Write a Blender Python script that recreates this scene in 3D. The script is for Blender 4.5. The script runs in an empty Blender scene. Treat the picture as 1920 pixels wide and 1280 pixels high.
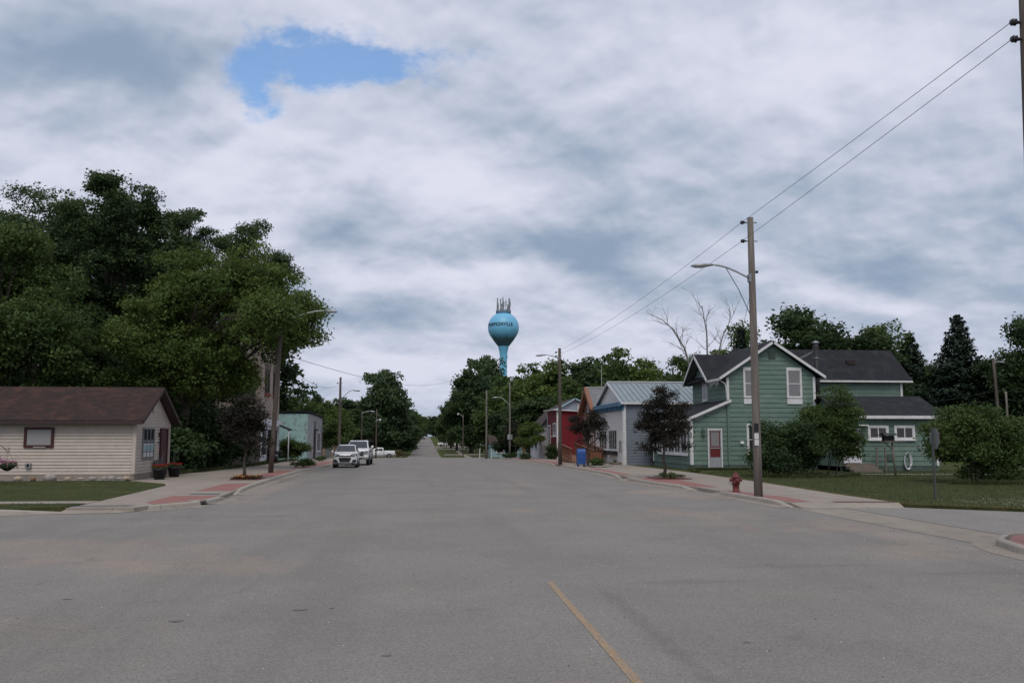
import bpy, math, random
import numpy as np
from mathutils import Vector, Matrix

# ------------------------------------------------------------------ camera, sky, sun, exposure
SC = bpy.context.scene
COL = SC.collection
R = math.radians
cam_d = bpy.data.cameras.new('camera'); cam = bpy.data.objects.new('camera', cam_d); COL.objects.link(cam)
cam.location = (0, 0, 2.15); cam.rotation_euler = (R(90 + 6.226), 0, R(-5.609))
cam_d.sensor_width = 36; cam_d.lens = 30.94; cam_d.clip_start = 0.1; cam_d.clip_end = 6000
SC.camera = cam
SUN_EL, SUN_AZ = 54.0, 186.0          # elevation, azimuth clockwise from the street direction (+Y)
SC.view_settings.view_transform = 'Standard'; SC.view_settings.look = 'None'
SC.view_settings.exposure = 0.12; SC.view_settings.gamma = 1.0; SC.view_settings.use_curve_mapping = False

sun_d = bpy.data.lights.new('sun', 'SUN'); sun = bpy.data.objects.new('sun', sun_d); COL.objects.link(sun)
sun_d.energy = 1.5; sun_d.angle = R(30); sun_d.color = (1.0, 0.93, 0.82)
sdir = Vector((math.sin(R(SUN_AZ)) * math.cos(R(SUN_EL)), math.cos(R(SUN_AZ)) * math.cos(R(SUN_EL)), math.sin(R(SUN_EL))))
sun.rotation_euler = sdir.to_track_quat('Z', 'Y').to_euler()

class NT:
    """small helper for node trees"""
    def __init__(s, tree): s.t = tree; s.l = tree.links
    def n(s, typ, **kw):
        nd = s.t.nodes.new(typ)
        for k, v in kw.items(): setattr(nd, k, v)
        return nd
    def set(s, sock, v):
        if hasattr(v, 'is_output') or isinstance(v, bpy.types.NodeSocket): s.l.new(v, sock)
        elif v is not None: sock.default_value = v
    def m(s, op, a, b=None, c=None, clamp=False):
        nd = s.n('ShaderNodeMath', operation=op); nd.use_clamp = clamp
        s.set(nd.inputs[0], a)
        if b is not None: s.set(nd.inputs[1], b)
        if c is not None: s.set(nd.inputs[2], c)
        return nd.outputs[0]
    def noise(s, vec, scale, detail=4, rough=.55, dist=0., lac=2.0):
        nd = s.n('ShaderNodeTexNoise'); s.set(nd.inputs['Vector'], vec)
        nd.inputs['Scale'].default_value = scale; nd.inputs['Detail'].default_value = detail
        nd.inputs['Roughness'].default_value = rough; nd.inputs['Distortion'].default_value = dist
        nd.inputs['Lacunarity'].default_value = lac
        return nd.outputs[0]
    def ramp(s, fac, lo, hi):
        nd = s.n('ShaderNodeMapRange'); nd.interpolation_type = 'SMOOTHSTEP'
        s.set(nd.inputs[0], fac); nd.inputs[1].default_value = lo; nd.inputs[2].default_value = hi
        return nd.outputs[0]
    def mix(s, fac, a, b, blend='MIX'):
        nd = s.n('ShaderNodeMix'); nd.data_type = 'RGBA'; nd.blend_type = blend
        s.set(nd.inputs[0], fac); s.set(nd.inputs[6], a if not isinstance(a, tuple) else (*a[:3], 1))
        s.set(nd.inputs[7], b if not isinstance(b, tuple) else (*b[:3], 1))
        return nd.outputs[2]
    def comb(s, x, y, z):
        nd = s.n('ShaderNodeCombineXYZ'); s.set(nd.inputs[0], x); s.set(nd.inputs[1], y); s.set(nd.inputs[2], z); return nd.outputs[0]
    def mapv(s, vec, sc=(1, 1, 1), loc=(0, 0, 0)):
        nd = s.n('ShaderNodeMapping'); s.set(nd.inputs[0], vec); nd.inputs['Scale'].default_value = sc; nd.inputs['Location'].default_value = loc
        return nd.outputs[0]

W = bpy.data.worlds.new('World'); SC.world = W; W.use_nodes = True
W.node_tree.nodes.clear(); k = NT(W.node_tree)
sky = k.n('ShaderNodeTexSky'); sky.sky_type = 'NISHITA'; sky.sun_disc = False
sky.sun_elevation = R(SUN_EL); sky.sun_rotation = R(SUN_AZ); sky.air_density = 1.25; sky.dust_density = 0.0; sky.ozone_density = 6.0
tc = k.n('ShaderNodeTexCoord'); sp = k.n('ShaderNodeSeparateXYZ'); k.l.new(tc.outputs['Generated'], sp.inputs[0])
zz = k.m('MAXIMUM', sp.outputs[2], 0.0); den = k.m('ADD', zz, 0.4)
u = k.m('DIVIDE', sp.outputs[0], den); v = k.m('DIVIDE', sp.outputs[1], den)
uv = k.comb(u, v, 0.0)
wn = k.n('ShaderNodeTexNoise'); k.l.new(uv, wn.inputs['Vector']); wn.inputs['Scale'].default_value = 4.2; wn.inputs['Detail'].default_value = 4; wn.inputs['Roughness'].default_value = .55
ws = k.n('ShaderNodeSeparateColor'); k.l.new(wn.outputs['Color'], ws.inputs[0])
uw = k.m('MULTIPLY_ADD', ws.outputs[0], .26, k.m('SUBTRACT', u, .13)); vw = k.m('MULTIPLY_ADD', ws.outputs[1], .20, k.m('SUBTRACT', v, .10))
def blob(u0, v0, su, sv):
    a = k.m('POWER', k.m('DIVIDE', k.m('SUBTRACT', uw, u0), su), 2.0); b = k.m('POWER', k.m('DIVIDE', k.m('SUBTRACT', vw, v0), sv), 2.0)
    return k.m('EXPONENT', k.m('MULTIPLY', k.m('ADD', a, b), -1.0))
n_big = k.noise(k.mapv(uv, loc=(1.7, .4, 2)), 2.0, 3, .5, .3)
n_mid = k.noise(k.mapv(uv, loc=(5.2, 2.4, 1)), 5.0, 5, .5, .3)
br = k.m('ADD', k.m('MULTIPLY', n_big, .40), k.m('MULTIPLY', n_mid, .30))
# billows: each lump is brighter on the side turned to the top of the sky
for (sc_, off, amt) in ((3.2, .07, .44), (8.0, .03, .26), (18.0, .013, .13)):
    a_ = k.noise(k.mapv(uv, loc=(2.2, 8.1, sc_)), sc_, 3, .5, .2); b_ = k.noise(k.mapv(uv, loc=(2.2, 8.1 + off, sc_)), sc_, 3, .5, .2)
    br = k.m('ADD', br, k.m('MULTIPLY', k.m('SUBTRACT', a_, b_), -amt))
for (u0, v0, su, sv, w) in [(-0.443, 1.125, 0.125, 0.083, -0.152), (-0.351, 1.225, 0.084, 0.065, -0.076), (0.251, 1.559, 0.173, 0.076, -0.247), (-0.149, 1.525, 0.110, 0.079, -0.180), (-0.088, 1.842, 0.242, 0.066, -0.152), (0.634, 1.678, 0.294, 0.077, -0.104), (0.808, 1.481, 0.265, 0.062, -0.142), (0.873, 1.270, 0.104, 0.073, -0.057), (0.075, 1.241, 0.093, 0.040, -0.057), (-0.222, 1.289, 0.100, 0.071, 0.123), (0.024, 1.389, 0.145, 0.082, 0.142), (-0.514, 1.324, 0.143, 0.060, 0.114), (0.217, 1.154, 0.181, 0.082, 0.067), (0.646, 1.029, 0.122, 0.077, 0.067), (0.080, 1.651, 0.121, 0.040, 0.152), (-0.123, 1.699, 0.102, 0.048, 0.095), (0.254, 2.069, 0.491, 0.109, 0.085), (-0.184, 2.082, 0.183, 0.081, 0.095), (0.823, 1.614, 0.360, 0.036, 0.067)]:
    br = k.m('ADD', br, k.m('MULTIPLY', blob(u0, v0, su, sv), w))
t = k.ramp(br, .09, .54)
cl = k.mix(t, (.25, .33, .445), (.67, .685, .795))
hz = k.ramp(sp.outputs[2], .22, .0)
cl = k.mix(k.m('MULTIPLY', hz, .2), cl, (.46, .52, .63))
hole = k.m('ADD', k.m('ADD', blob(-0.180, 1.125, 0.095, 0.052), blob(-0.042, 1.139, 0.095, 0.044)), k.m('MULTIPLY', blob(-0.236, 1.199, 0.039, 0.063), 1.0))
hn = k.m('ADD', k.m('MULTIPLY', k.m('SUBTRACT', n_mid, .5), 1.2), k.m('MULTIPLY', k.m('SUBTRACT', k.noise(k.mapv(uv, loc=(4, 1, 6)), 14, 6, .66), .5), 2.5))
hole = k.m('ADD', hole, k.m('MULTIPLY', hn, k.m('MULTIPLY', hole, 2.2, clamp=True)))
hm = k.ramp(hole, .16, 1.0)
bsky = k.n('ShaderNodeBackground'); k.l.new(sky.outputs[0], bsky.inputs[0]); bsky.inputs[1].default_value = .15
bcl = k.n('ShaderNodeBackground'); k.l.new(cl, bcl.inputs[0]); bcl.inputs[1].default_value = 1.0
ms = k.n('ShaderNodeMixShader'); k.l.new(k.m('MULTIPLY', hm, .94), ms.inputs[0]); k.l.new(bcl.outputs[0], ms.inputs[1]); k.l.new(bsky.outputs[0], ms.inputs[2])
wo = k.n('ShaderNodeOutputWorld'); k.l.new(ms.outputs[0], wo.inputs[0])

# ------------------------------------------------------------------ helpers
rnd = random.Random(7)
GY = [-60, 60, 80, 105, 135, 165, 200, 240, 285, 390, 500, 600, 900, 4000]
GZ = [0, 0, -.10, -.40, -.88, -1.62, -1.8, -1.4, -.76, 1.4, 2.5, 3.0, 3.2, 3.2]
def gz(y): return float(np.interp(y, GY, GZ))
ORG = {}

def tag(o, label=None, cat=None, group=None, kind=None):
    if label: o['label'] = label
    if cat: o['category'] = cat
    if group: o['group'] = group
    if kind: o['kind'] = kind
    return o

def thing(name, label, cat, loc, group=None, kind=None):
    o = bpy.data.objects.new(name, None); COL.objects.link(o); o.location = loc; o.empty_display_size = .2
    ORG[o.name] = Vector(loc); return tag(o, label, cat, group, kind)

def link(name, me, parent=None):
    o = bpy.data.objects.new(name, me); COL.objects.link(o)
    if parent is not None:
        o.parent = parent; ORG[o.name] = ORG.get(parent.name, Vector((0, 0, 0)))
    return o

def dup(root, loc=None, rz=None, scale=None, label=None, group=None):
    r = root.copy(); COL.objects.link(r); ORG[r.name] = ORG.get(root.name, Vector())
    if loc is not None: r.location = loc
    if rz is not None: r.rotation_euler = (0, 0, rz)
    if scale is not None: r.scale = scale
    if label: r['label'] = label
    if group: r['group'] = group
    for ch in root.children:
        c = ch.copy(); COL.objects.link(c); c.parent = r
        for g in ch.children:
            d = g.copy(); COL.objects.link(d); d.parent = c
    return r

class MB:
    def __init__(s): s.v = []; s.f = []; s.mi = []; s.sm = []
    def add(s, vs, fs, mi=0, sm=False):
        o = len(s.v); s.v += [tuple(p) for p in vs]
        for f in fs: s.f.append([i + o for i in f]); s.mi.append(mi); s.sm.append(sm)
        return s
    def box(s, x0, x1, y0, y1, z0, z1, mi=0):
        v = [(x0, y0, z0), (x1, y0, z0), (x1, y1, z0), (x0, y1, z0), (x0, y0, z1), (x1, y0, z1), (x1, y1, z1), (x0, y1, z1)]
        return s.add(v, [(0, 3, 2, 1), (4, 5, 6, 7), (0, 1, 5, 4), (1, 2, 6, 5), (2, 3, 7, 6), (3, 0, 4, 7)], mi)
    def hexa(s, b, t, mi=0):       # four bottom corners, four top corners
        return s.add(list(b) + list(t), [(0, 3, 2, 1), (4, 5, 6, 7), (0, 1, 5, 4), (1, 2, 6, 5), (2, 3, 7, 6), (3, 0, 4, 7)], mi)
    def prism(s, pts, vec, mi=0):  # polygon of 3-D points extruded along vec
        n = len(pts); a = [Vector(p) for p in pts]; b = [p + Vector(vec) for p in a]
        return s.add(a + b, [list(range(n))[::-1], list(range(n, 2 * n))] + [(i, (i + 1) % n, n + (i + 1) % n, n + i) for i in range(n)], mi)
    def tube(s, pts, rad, n=8, mi=0, cap=True, sm=True):
        pts = [Vector(p) for p in pts]
        if not hasattr(rad, '__len__'): rad = [rad] * len(pts)
        vs = []; fs = []; up = Vector((0, 0, 1))
        for i, p in enumerate(pts):
            d = (pts[min(i + 1, len(pts) - 1)] - pts[max(i - 1, 0)])
            d = d.normalized() if d.length > 1e-9 else up
            ref = Vector((1, 0, 0)) if abs(d.z) > .9 else up
            a = d.cross(ref).normalized(); b = d.cross(a)
            for j in range(n):
                t = 2 * math.pi * j / n
                vs.append(p + (a * math.cos(t) + b * math.sin(t)) * rad[i])
        for i in range(len(pts) - 1):
            for j in range(n):
                fs.append((i * n + j, i * n + (j + 1) % n, (i + 1) * n + (j + 1) % n, (i + 1) * n + j))
        s.add(vs, fs, mi, sm)
        if cap:
            s.add(vs[:n], [list(range(n))], mi); s.add(vs[-n:], [list(range(n))[::-1]], mi)
        return s
    def lathe(s, prof, c=(0, 0, 0), n=24, axis='Z', mi=0, sm=True):
        vs = []; fs = []
        for (r, z) in prof:
            for j in range(n):
                t = 2 * math.pi * j / n; x, y = r * math.cos(t), r * math.sin(t)
                p = (x, y, z) if axis == 'Z' else ((z, x, y) if axis == 'X' else (x, z, y))
                vs.append((p[0] + c[0], p[1] + c[1], p[2] + c[2]))
        for i in range(len(prof) - 1):
            for j in range(n):
                fs.append((i * n + j, i * n + (j + 1) % n, (i + 1) * n + (j + 1) % n, (i + 1) * n + j))
        return s.add(vs, fs, mi, sm)
    def loft(s, rings, mi=0, sm=True, cap=True):
        n = len(rings[0]); vs = [p for r in rings for p in r]; fs = []
        for i in range(len(rings) - 1):
            for j in range(n):
                fs.append((i * n + j, i * n + (j + 1) % n, (i + 1) * n + (j + 1) % n, (i + 1) * n + j))
        s.add(vs, fs, mi, sm)
        if cap: s.add(rings[0], [list(range(n))], mi); s.add(rings[-1], [list(range(n))[::-1]], mi)
        return s
    def rock(s, c, r, rg, mi=0):
        import bmesh
        bm = bmesh.new(); bmesh.ops.create_icosphere(bm, subdivisions=2, radius=1)
        ph = [rg.uniform(0, 6) for _ in range(3)]
        vs = []
        for q in bm.verts:
            f = 1 + .16 * math.sin(3 * q.co.x + ph[0]) + .14 * math.sin(3.5 * q.co.y + ph[1]) + .1 * math.sin(5 * q.co.z + ph[2])
            vs.append((c[0] + q.co.x * r[0] * f, c[1] + q.co.y * r[1] * f, c[2] + q.co.z * r[2] * f))
        s.add(vs, [[w.index for w in f.verts] for f in bm.faces], mi, True); bm.free(); return s
    def build(s, name, mats, parent=None, bevel=0, shift=None):
        me = bpy.data.meshes.new(name)
        o = ORG.get(parent.name, Vector()) if parent is not None else (shift or Vector((0, 0, 0)))
        me.from_pydata([(x - o[0], y - o[1], z - o[2]) for x, y, z in s.v], [], s.f)
        if not isinstance(mats, (list, tuple)): mats = [mats]
        for m in mats: me.materials.append(m)
        me.polygons.foreach_set('material_index', s.mi); me.polygons.foreach_set('use_smooth', s.sm)
        me.update()
        import bmesh
        bm = bmesh.new(); bm.from_mesh(me); bmesh.ops.remove_doubles(bm, verts=bm.verts, dist=1e-5)
        bmesh.ops.recalc_face_normals(bm, faces=bm.faces); bm.to_mesh(me); bm.free()
        ob = link(name, me, parent)
        if parent is None and shift is not None: ob.location = shift
        if bevel:
            bv = ob.modifiers.new('bevel', 'BEVEL'); bv.width = bevel; bv.segments = 2; bv.limit_method = 'ANGLE'
        return ob

def box(name, mat, parent, *a, bevel=0): return MB().box(*a).build(name, mat, parent, bevel)

def clip_half(poly, axis, val, keep_ge):
    out = []
    for i in range(len(poly)):
        a, b = poly[i - 1], poly[i]
        ia = (a[axis] >= val) == keep_ge or a[axis] == val; ib = (b[axis] >= val) == keep_ge or b[axis] == val
        if ia != ib:
            t = (val - a[axis]) / (b[axis] - a[axis]); out.append(tuple(a[j] + (b[j] - a[j]) * t for j in range(len(a))))
        if ib: out.append(b)
    return out

def sheet(name, poly, h, mat, label=None, cat=None, kind='structure', skirt=0.0, parent=None):
    """a flat plan polygon laid on the terrain at height h above it"""
    ys = [p[1] for p in poly]; y0, y1 = min(ys), max(ys)
    cuts = [y for y in GY if y0 < y < y1]; bands = [y0] + cuts + [y1]; m = MB()
    for a, b in zip(bands[:-1], bands[1:]):
        q = clip_half(clip_half(list(poly), 1, a, True), 1, b, False)
        if len(q) < 3: continue
        top = [(x, y, gz(y) + h) for x, y in q]
        ar = sum(q[i - 1][0] * q[i][1] - q[i][0] * q[i - 1][1] for i in range(len(q)))
        if ar < 0: top = top[::-1]
        m.add(top, [list(range(len(top)))])
        if skirt:
            for i in range(len(top)):
                p, r = top[i - 1], top[i]
                m.add([p, r, (r[0], r[1], r[2] - skirt), (p[0], p[1], p[2] - skirt)], [(3, 2, 1, 0)])
    o = m.build(name, mat, parent)
    if parent is None: tag(o, label, cat, None, kind)
    return o

# ------------------------------------------------------------------ materials
MATS = {}
def mat_new(name):
    m = bpy.data.materials.new(name); m.use_nodes = True; t = NT(m.node_tree); b = m.node_tree.nodes['Principled BSDF']
    MATS[name] = m; return m, t, b

def nmat(name, c1, c2=None, scale=3., rough=.8, bump=0., bscale=30., metal=0., spec=.3, stretch=(1, 1, 1), contrast=(.3, .7), fine=0.0, coat=0., c3=None, s3=.6, r3=(.55, .75)):
    m, t, b = mat_new(name); co = t.n('ShaderNodeTexCoord').outputs['Object']; ve = t.mapv(co, sc=stretch)
    b.inputs['Roughness'].default_value = rough; b.inputs['Metallic'].default_value = metal; b.inputs['Specular IOR Level'].default_value = spec
    b.inputs['Coat Weight'].default_value = coat
    c2 = c2 or tuple(x * .75 for x in c1)
    col = t.mix(t.ramp(t.noise(ve, scale, 6, .6), *contrast), c1, c2)
    if fine: col = t.mix(fine, col, t.mix(t.noise(ve, bscale * 2, 2, .6), (0, 0, 0), (1, 1, 1)), 'OVERLAY')
    if c3: col = t.mix(t.ramp(t.noise(co, s3, 5, .6), *r3), col, c3)
    t.l.new(col, b.inputs['Base Color'])
    if bump:
        bp = t.n('ShaderNodeBump'); bp.inputs['Strength'].default_value = bump; bp.inputs['Distance'].default_value = .02
        t.l.new(t.noise(ve, bscale, 4, .6), bp.inputs['Height']); t.l.new(bp.outputs[0], b.inputs['Normal'])
    return m

def leafmat(name, dark, light, trans=.25):
    m = bpy.data.materials.new(name); m.use_nodes = True; t = NT(m.node_tree); m.node_tree.nodes.clear(); MATS[name] = m
    at = t.n('ShaderNodeAttribute'); at.attribute_name = 'tint'
    col = t.mix(at.outputs['Fac'], dark, light)
    d = t.n('ShaderNodeBsdfPrincipled'); t.l.new(col, d.inputs['Base Color']); d.inputs['Roughness'].default_value = .6; d.inputs['Specular IOR Level'].default_value = .2
    tr = t.n('ShaderNodeBsdfTranslucent'); t.l.new(t.mix(.35, col, (light[0] * 1.6, light[1] * 1.5, light[2] * .7)), tr.inputs[0])
    mx = t.n('ShaderNodeMixShader'); mx.inputs[0].default_value = trans; t.l.new(d.outputs[0], mx.inputs[1]); t.l.new(tr.outputs[0], mx.inputs[2])
    o = t.n('ShaderNodeOutputMaterial'); t.l.new(mx.outputs[0], o.inputs[0]); return m

def shingle_mat(name, c1, c2, c3, course=.14, wid=.33):
    m, t, b = mat_new(name); uvn = t.n('ShaderNodeUVMap').outputs[0]
    br = t.n('ShaderNodeTexBrick'); t.l.new(uvn, br.inputs['Vector']); br.inputs['Scale'].default_value = 1.0
    br.inputs['Brick Width'].default_value = wid; br.inputs['Row Height'].default_value = course; br.inputs['Mortar Size'].default_value = .012
    br.inputs['Color1'].default_value = (*c1, 1); br.inputs['Color2'].default_value = (*c2, 1); br.inputs['Mortar'].default_value = tuple(x * .45 for x in c1) + (1,)
    br.inputs['Bias'].default_value = -.1
    col = t.mix(t.ramp(t.noise(uvn, 1.3, 5, .65), .45, .72), br.outputs[0], c3)
    col = t.mix(.5, col, t.mix(t.noise(uvn, 60, 3, .6), (.25, .25, .25), (.75, .75, .75)), 'OVERLAY')
    t.l.new(col, b.inputs['Base Color']); b.inputs['Roughness'].default_value = .9; b.inputs['Specular IOR Level'].default_value = .15
    bp = t.n('ShaderNodeBump'); bp.inputs['Strength'].default_value = .6; bp.inputs['Distance'].default_value = .02
    t.l.new(br.outputs['Fac'], bp.inputs['Height']); bp.invert = True; t.l.new(bp.outputs[0], b.inputs['Normal'])
    return m

def asphalt_mat(name, base, tone=1.0):
    m, t, b = mat_new(name); co = t.n('ShaderNodeTexCoord').outputs['Object']
    c = tuple(x * tone for x in base)
    col = t.mix(t.ramp(t.noise(co, .35, 6, .62), .3, .7), c, tuple(x * .86 for x in c))
    trk = t.noise(t.mapv(co, sc=(.55, .035, 1)), 1.0, 5, .6)                     # wheel paths along the street
    col = t.mix(t.m('MULTIPLY', t.ramp(trk, .46, .74), .42), col, tuple(x * .62 for x in c))
    warm = t.noise(t.mapv(co, loc=(13, 4, 0)), .16, 6, .65)                       # sandy dust
    col = t.mix(t.m('MULTIPLY', t.ramp(warm, .52, .74), .46), col, (.34, .255, .19))
    sx = t.n('ShaderNodeSeparateXYZ'); t.l.new(co, sx.inputs[0]); wz = t.noise(co, .55, 6, .65)                 # sand washed into the junction
    for (x0, y0, ax, ay, am) in ((-7.0, 18.2, 3.2, 1.9, .26), (-5.2, 16.2, 3.0, .9, .18), (9.6, 34.5, 1.6, 3.6, .4), (10.4, 20.0, .9, 4.0, .3), (-6.4, 38.0, .8, 8.0, .3)):
        e = t.m('ADD', t.m('POWER', t.m('DIVIDE', t.m('SUBTRACT', sx.outputs[0], x0), ax), 2.0), t.m('POWER', t.m('DIVIDE', t.m('SUBTRACT', sx.outputs[1], y0), ay), 2.0))
        k_ = t.ramp(t.m('ADD', e, t.m('MULTIPLY', t.m('SUBTRACT', wz, .5), 4.0)), 1.3, -.3); col = t.mix(t.m('MULTIPLY', k_, am), col, (.36, .275, .215))
    for (x0, y0, ax, ay, am) in ((-5.3, 10.6, .35, .8, .4), (-6.0, 9.2, .5, .6, .35), (6.4, 14.6, 1.5, .22, .35), (4.3, 13.2, 1.2, .2, .3), (8.6, 13.6, 1.2, .2, .3), (2.55, 9.6, .14, 3.6, .34), (-4.4, 25.0, 1.3, .25, .35)):   # tyre scuffs and oil
        e = t.m('ADD', t.m('POWER', t.m('DIVIDE', t.m('SUBTRACT', sx.outputs[0], x0), ax), 2.0), t.m('POWER', t.m('DIVIDE', t.m('SUBTRACT', sx.outputs[1], y0), ay), 2.0))
        k_ = t.ramp(t.m('ADD', e, t.m('MULTIPLY', t.m('SUBTRACT', wz, .5), 3.0)), 1.3, -.3); col = t.mix(t.m('MULTIPLY', k_, am), col, tuple(x * .5 for x in c))
    st = t.noise(t.mapv(co, loc=(3, 14, 0)), .8, 7, .7)
    col = t.mix(t.m('MULTIPLY', t.ramp(st, .58, .74), .46), col, tuple(x * .5 for x in c))
    # aggregate
    vo = t.n('ShaderNodeTexVoronoi'); vo.inputs['Scale'].default_value = 62; t.l.new(co, vo.inputs['Vector'])
    ag = t.n('ShaderNodeSeparateColor'); t.l.new(vo.outputs['Color'], ag.inputs[0])
    col = t.mix(.42, col, t.mix(ag.outputs[0], (.22, .22, .23), (.78, .77, .76)), 'OVERLAY')
    g2 = t.noise(co, 230, 2, .7)
    col = t.mix(t.m('MULTIPLY', t.ramp(g2, .58, .72), .32), col, (.40, .385, .37))
    g3 = t.noise(t.mapv(co, loc=(7, 7, 7)), 160, 2, .7)
    col = t.mix(t.m('MULTIPLY', t.ramp(g3, .60, .72), .45), col, (.035, .035, .037))
    # cracks
    dv = t.n('ShaderNodeTexVoronoi'); dv.feature = 'DISTANCE_TO_EDGE'; dv.inputs['Scale'].default_value = .11
    wv = t.n('ShaderNodeVectorMath', operation='ADD'); t.l.new(co, wv.inputs[0])
    nn = t.n('ShaderNodeTexNoise'); nn.inputs['Scale'].default_value = .7; nn.inputs['Detail'].default_value = 6; t.l.new(co, nn.inputs['Vector'])
    sc = t.n('ShaderNodeVectorMath', operation='SCALE'); t.l.new(nn.outputs['Color'], sc.inputs[0]); sc.inputs['Scale'].default_value = 2.2
    t.l.new(sc.outputs[0], wv.inputs[1]); t.l.new(wv.outputs[0], dv.inputs['Vector'])
    ck = t.m('LESS_THAN', dv.outputs['Distance'], .0008); ck = t.m('MULTIPLY', ck, t.ramp(t.noise(co, .23, 3, .5), .5, .62))
    col = t.mix(t.m('MULTIPLY', ck, .55), col, (.05, .05, .05))
    t.l.new(col, b.inputs['Base Color']); b.inputs['Roughness'].default_value = .88; b.inputs['Specular IOR Level'].default_value = .22
    bp = t.n('ShaderNodeBump'); bp.inputs['Strength'].default_value = .45; bp.inputs['Distance'].default_value = .008
    t.l.new(t.m('ADD', t.noise(co, 120, 3, .6), t.m('MULTIPLY', vo.outputs['Distance'], 1.0)), bp.inputs['Height']); t.l.new(bp.outputs[0], b.inputs['Normal'])
    return m

def grass_mat(name, a, bb, dry):
    m, t, b = mat_new(name); co = t.n('ShaderNodeTexCoord').outputs['Object']
    col = t.mix(t.ramp(t.noise(co, .5, 6, .65), .3, .7), a, bb)
    col = t.mix(t.m('MULTIPLY', t.ramp(t.noise(t.mapv(co, loc=(4, 9, 1)), .9, 6, .7), .50, .72), .6), col, dry)
    col = t.mix(.7, col, t.mix(t.noise(co, 38, 4, .7), (.12, .12, .12), (.88, .88, .88)), 'OVERLAY')
    t.l.new(col, b.inputs['Base Color']); b.inputs['Roughness'].default_value = .95; b.inputs['Specular IOR Level'].default_value = .1
    bp = t.n('ShaderNodeBump'); bp.inputs['Strength'].default_value = .9; bp.inputs['Distance'].default_value = .04
    t.l.new(t.noise(co, 45, 4, .7), bp.inputs['Height']); t.l.new(bp.outputs[0], b.inputs['Normal']); return m

def brickpave_mat(name, c1, c2):
    m, t, b = mat_new(name); co = t.n('ShaderNodeTexCoord').outputs['Object']
    br = t.n('ShaderNodeTexBrick'); t.l.new(co, br.inputs['Vector']); br.inputs['Scale'].default_value = 1
    br.inputs['Brick Width'].default_value = .2; br.inputs['Row Height'].default_value = .1; br.inputs['Mortar Size'].default_value = .006
    br.inputs['Color1'].default_value = (*c1, 1); br.inputs['Color2'].default_value = (*c2, 1); br.inputs['Mortar'].default_value = (.20, .14, .12, 1)
    col = t.mix(t.ramp(t.noise(co, 1.1, 6, .65), .4, .75), br.outputs[0], tuple(x * .8 + .05 for x in c1))
    col = t.mix(t.m('MULTIPLY', t.ramp(t.noise(co, 3.1, 6, .7), .58, .75), .35), col, (.36, .31, .27))
    col = t.mix(.35, col, t.mix(t.noise(co, 90, 3, .6), (.2, .2, .2), (.8, .8, .8)), 'OVERLAY')
    t.l.new(col, b.inputs['Base Color']); b.inputs['Roughness'].default_value = .85
    bp = t.n('ShaderNodeBump'); bp.inputs['Strength'].default_value = .5; bp.inputs['Distance'].default_value = .006; bp.invert = True
    t.l.new(br.outputs['Fac'], bp.inputs['Height']); t.l.new(bp.outputs[0], b.inputs['Normal']); return m

def concrete_mat(name, c, joint=None, stain=.5):
    m, t, b = mat_new(name); co = t.n('ShaderNodeTexCoord').outputs['Object']
    col = t.mix(t.ramp(t.noise(co, .9, 7, .65), .3, .72), c, tuple(x * .80 for x in c))
    col = t.mix(t.m('MULTIPLY', t.ramp(t.noise(t.mapv(co, loc=(8, 3, 2)), 2.4, 7, .7), .52, .75), stain), col, (c[0] * .52, c[1] * .48, c[2] * .44))
    col = t.mix(.45, col, t.mix(t.noise(co, 70, 4, .7), (.2, .2, .2), (.8, .8, .8)), 'OVERLAY')
    if joint:
        br = t.n('ShaderNodeTexBrick'); t.l.new(co, br.inputs['Vector']); br.inputs['Scale'].default_value = 1; br.offset = 0
        br.inputs['Brick Width'].default_value = joint[0]; br.inputs['Row Height'].default_value = joint[1]; br.inputs['Mortar Size'].default_value = .012
        col = t.mix(t.m('MULTIPLY', br.outputs['Fac'], .6), col, tuple(x * .35 for x in c))
    t.l.new(col, b.inputs['Base Color']); b.inputs['Roughness'].default_value = .9; b.inputs['Specular IOR Level'].default_value = .2
    bp = t.n('ShaderNodeBump'); bp.inputs['Strength'].default_value = .25; bp.inputs['Distance'].default_value = .01
    t.l.new(t.noise(co, 60, 4, .6), bp.inputs['Height']); t.l.new(bp.outputs[0], b.inputs['Normal']); return m

def worn_paint(name, paint, under, lo=.42, hi=.62, scale=9):
    m, t, b = mat_new(name); co = t.n('ShaderNodeTexCoord').outputs['Object']
    w = t.ramp(t.noise(co, scale, 8, .75), lo, hi)
    vo = t.n('ShaderNodeTexVoronoi'); vo.inputs['Scale'].default_value = 62; t.l.new(co, vo.inputs['Vector'])
    ag = t.n('ShaderNodeSeparateColor'); t.l.new(vo.outputs['Color'], ag.inputs[0])
    col = t.mix(w, paint, under); col = t.mix(.5, col, t.mix(ag.outputs[0], (.22, .22, .23), (.78, .77, .76)), 'OVERLAY')
    t.l.new(col, b.inputs['Base Color']); b.inputs['Roughness'].default_value = .85; return m

def glass_mat(name, c, rough=.06):
    m, t, b = mat_new(name); b.inputs['Base Color'].default_value = (*c, 1); b.inputs['Roughness'].default_value = rough
    b.inputs['Specular IOR Level'].default_value = .6; return m

def paint_mat(name, c, rough=.3, metal=0., coat=.6):
    m, t, b = mat_new(name); co = t.n('ShaderNodeTexCoord').outputs['Object']
    t.l.new(t.mix(t.ramp(t.noise(co, 3, 5, .6), .4, .8), c, tuple(x * .9 for x in c)), b.inputs['Base Color'])
    b.inputs['Roughness'].default_value = rough; b.inputs['Metallic'].default_value = metal; b.inputs['Coat Weight'].default_value = coat; b.inputs['Coat Roughness'].default_value = .08
    return m

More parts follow.
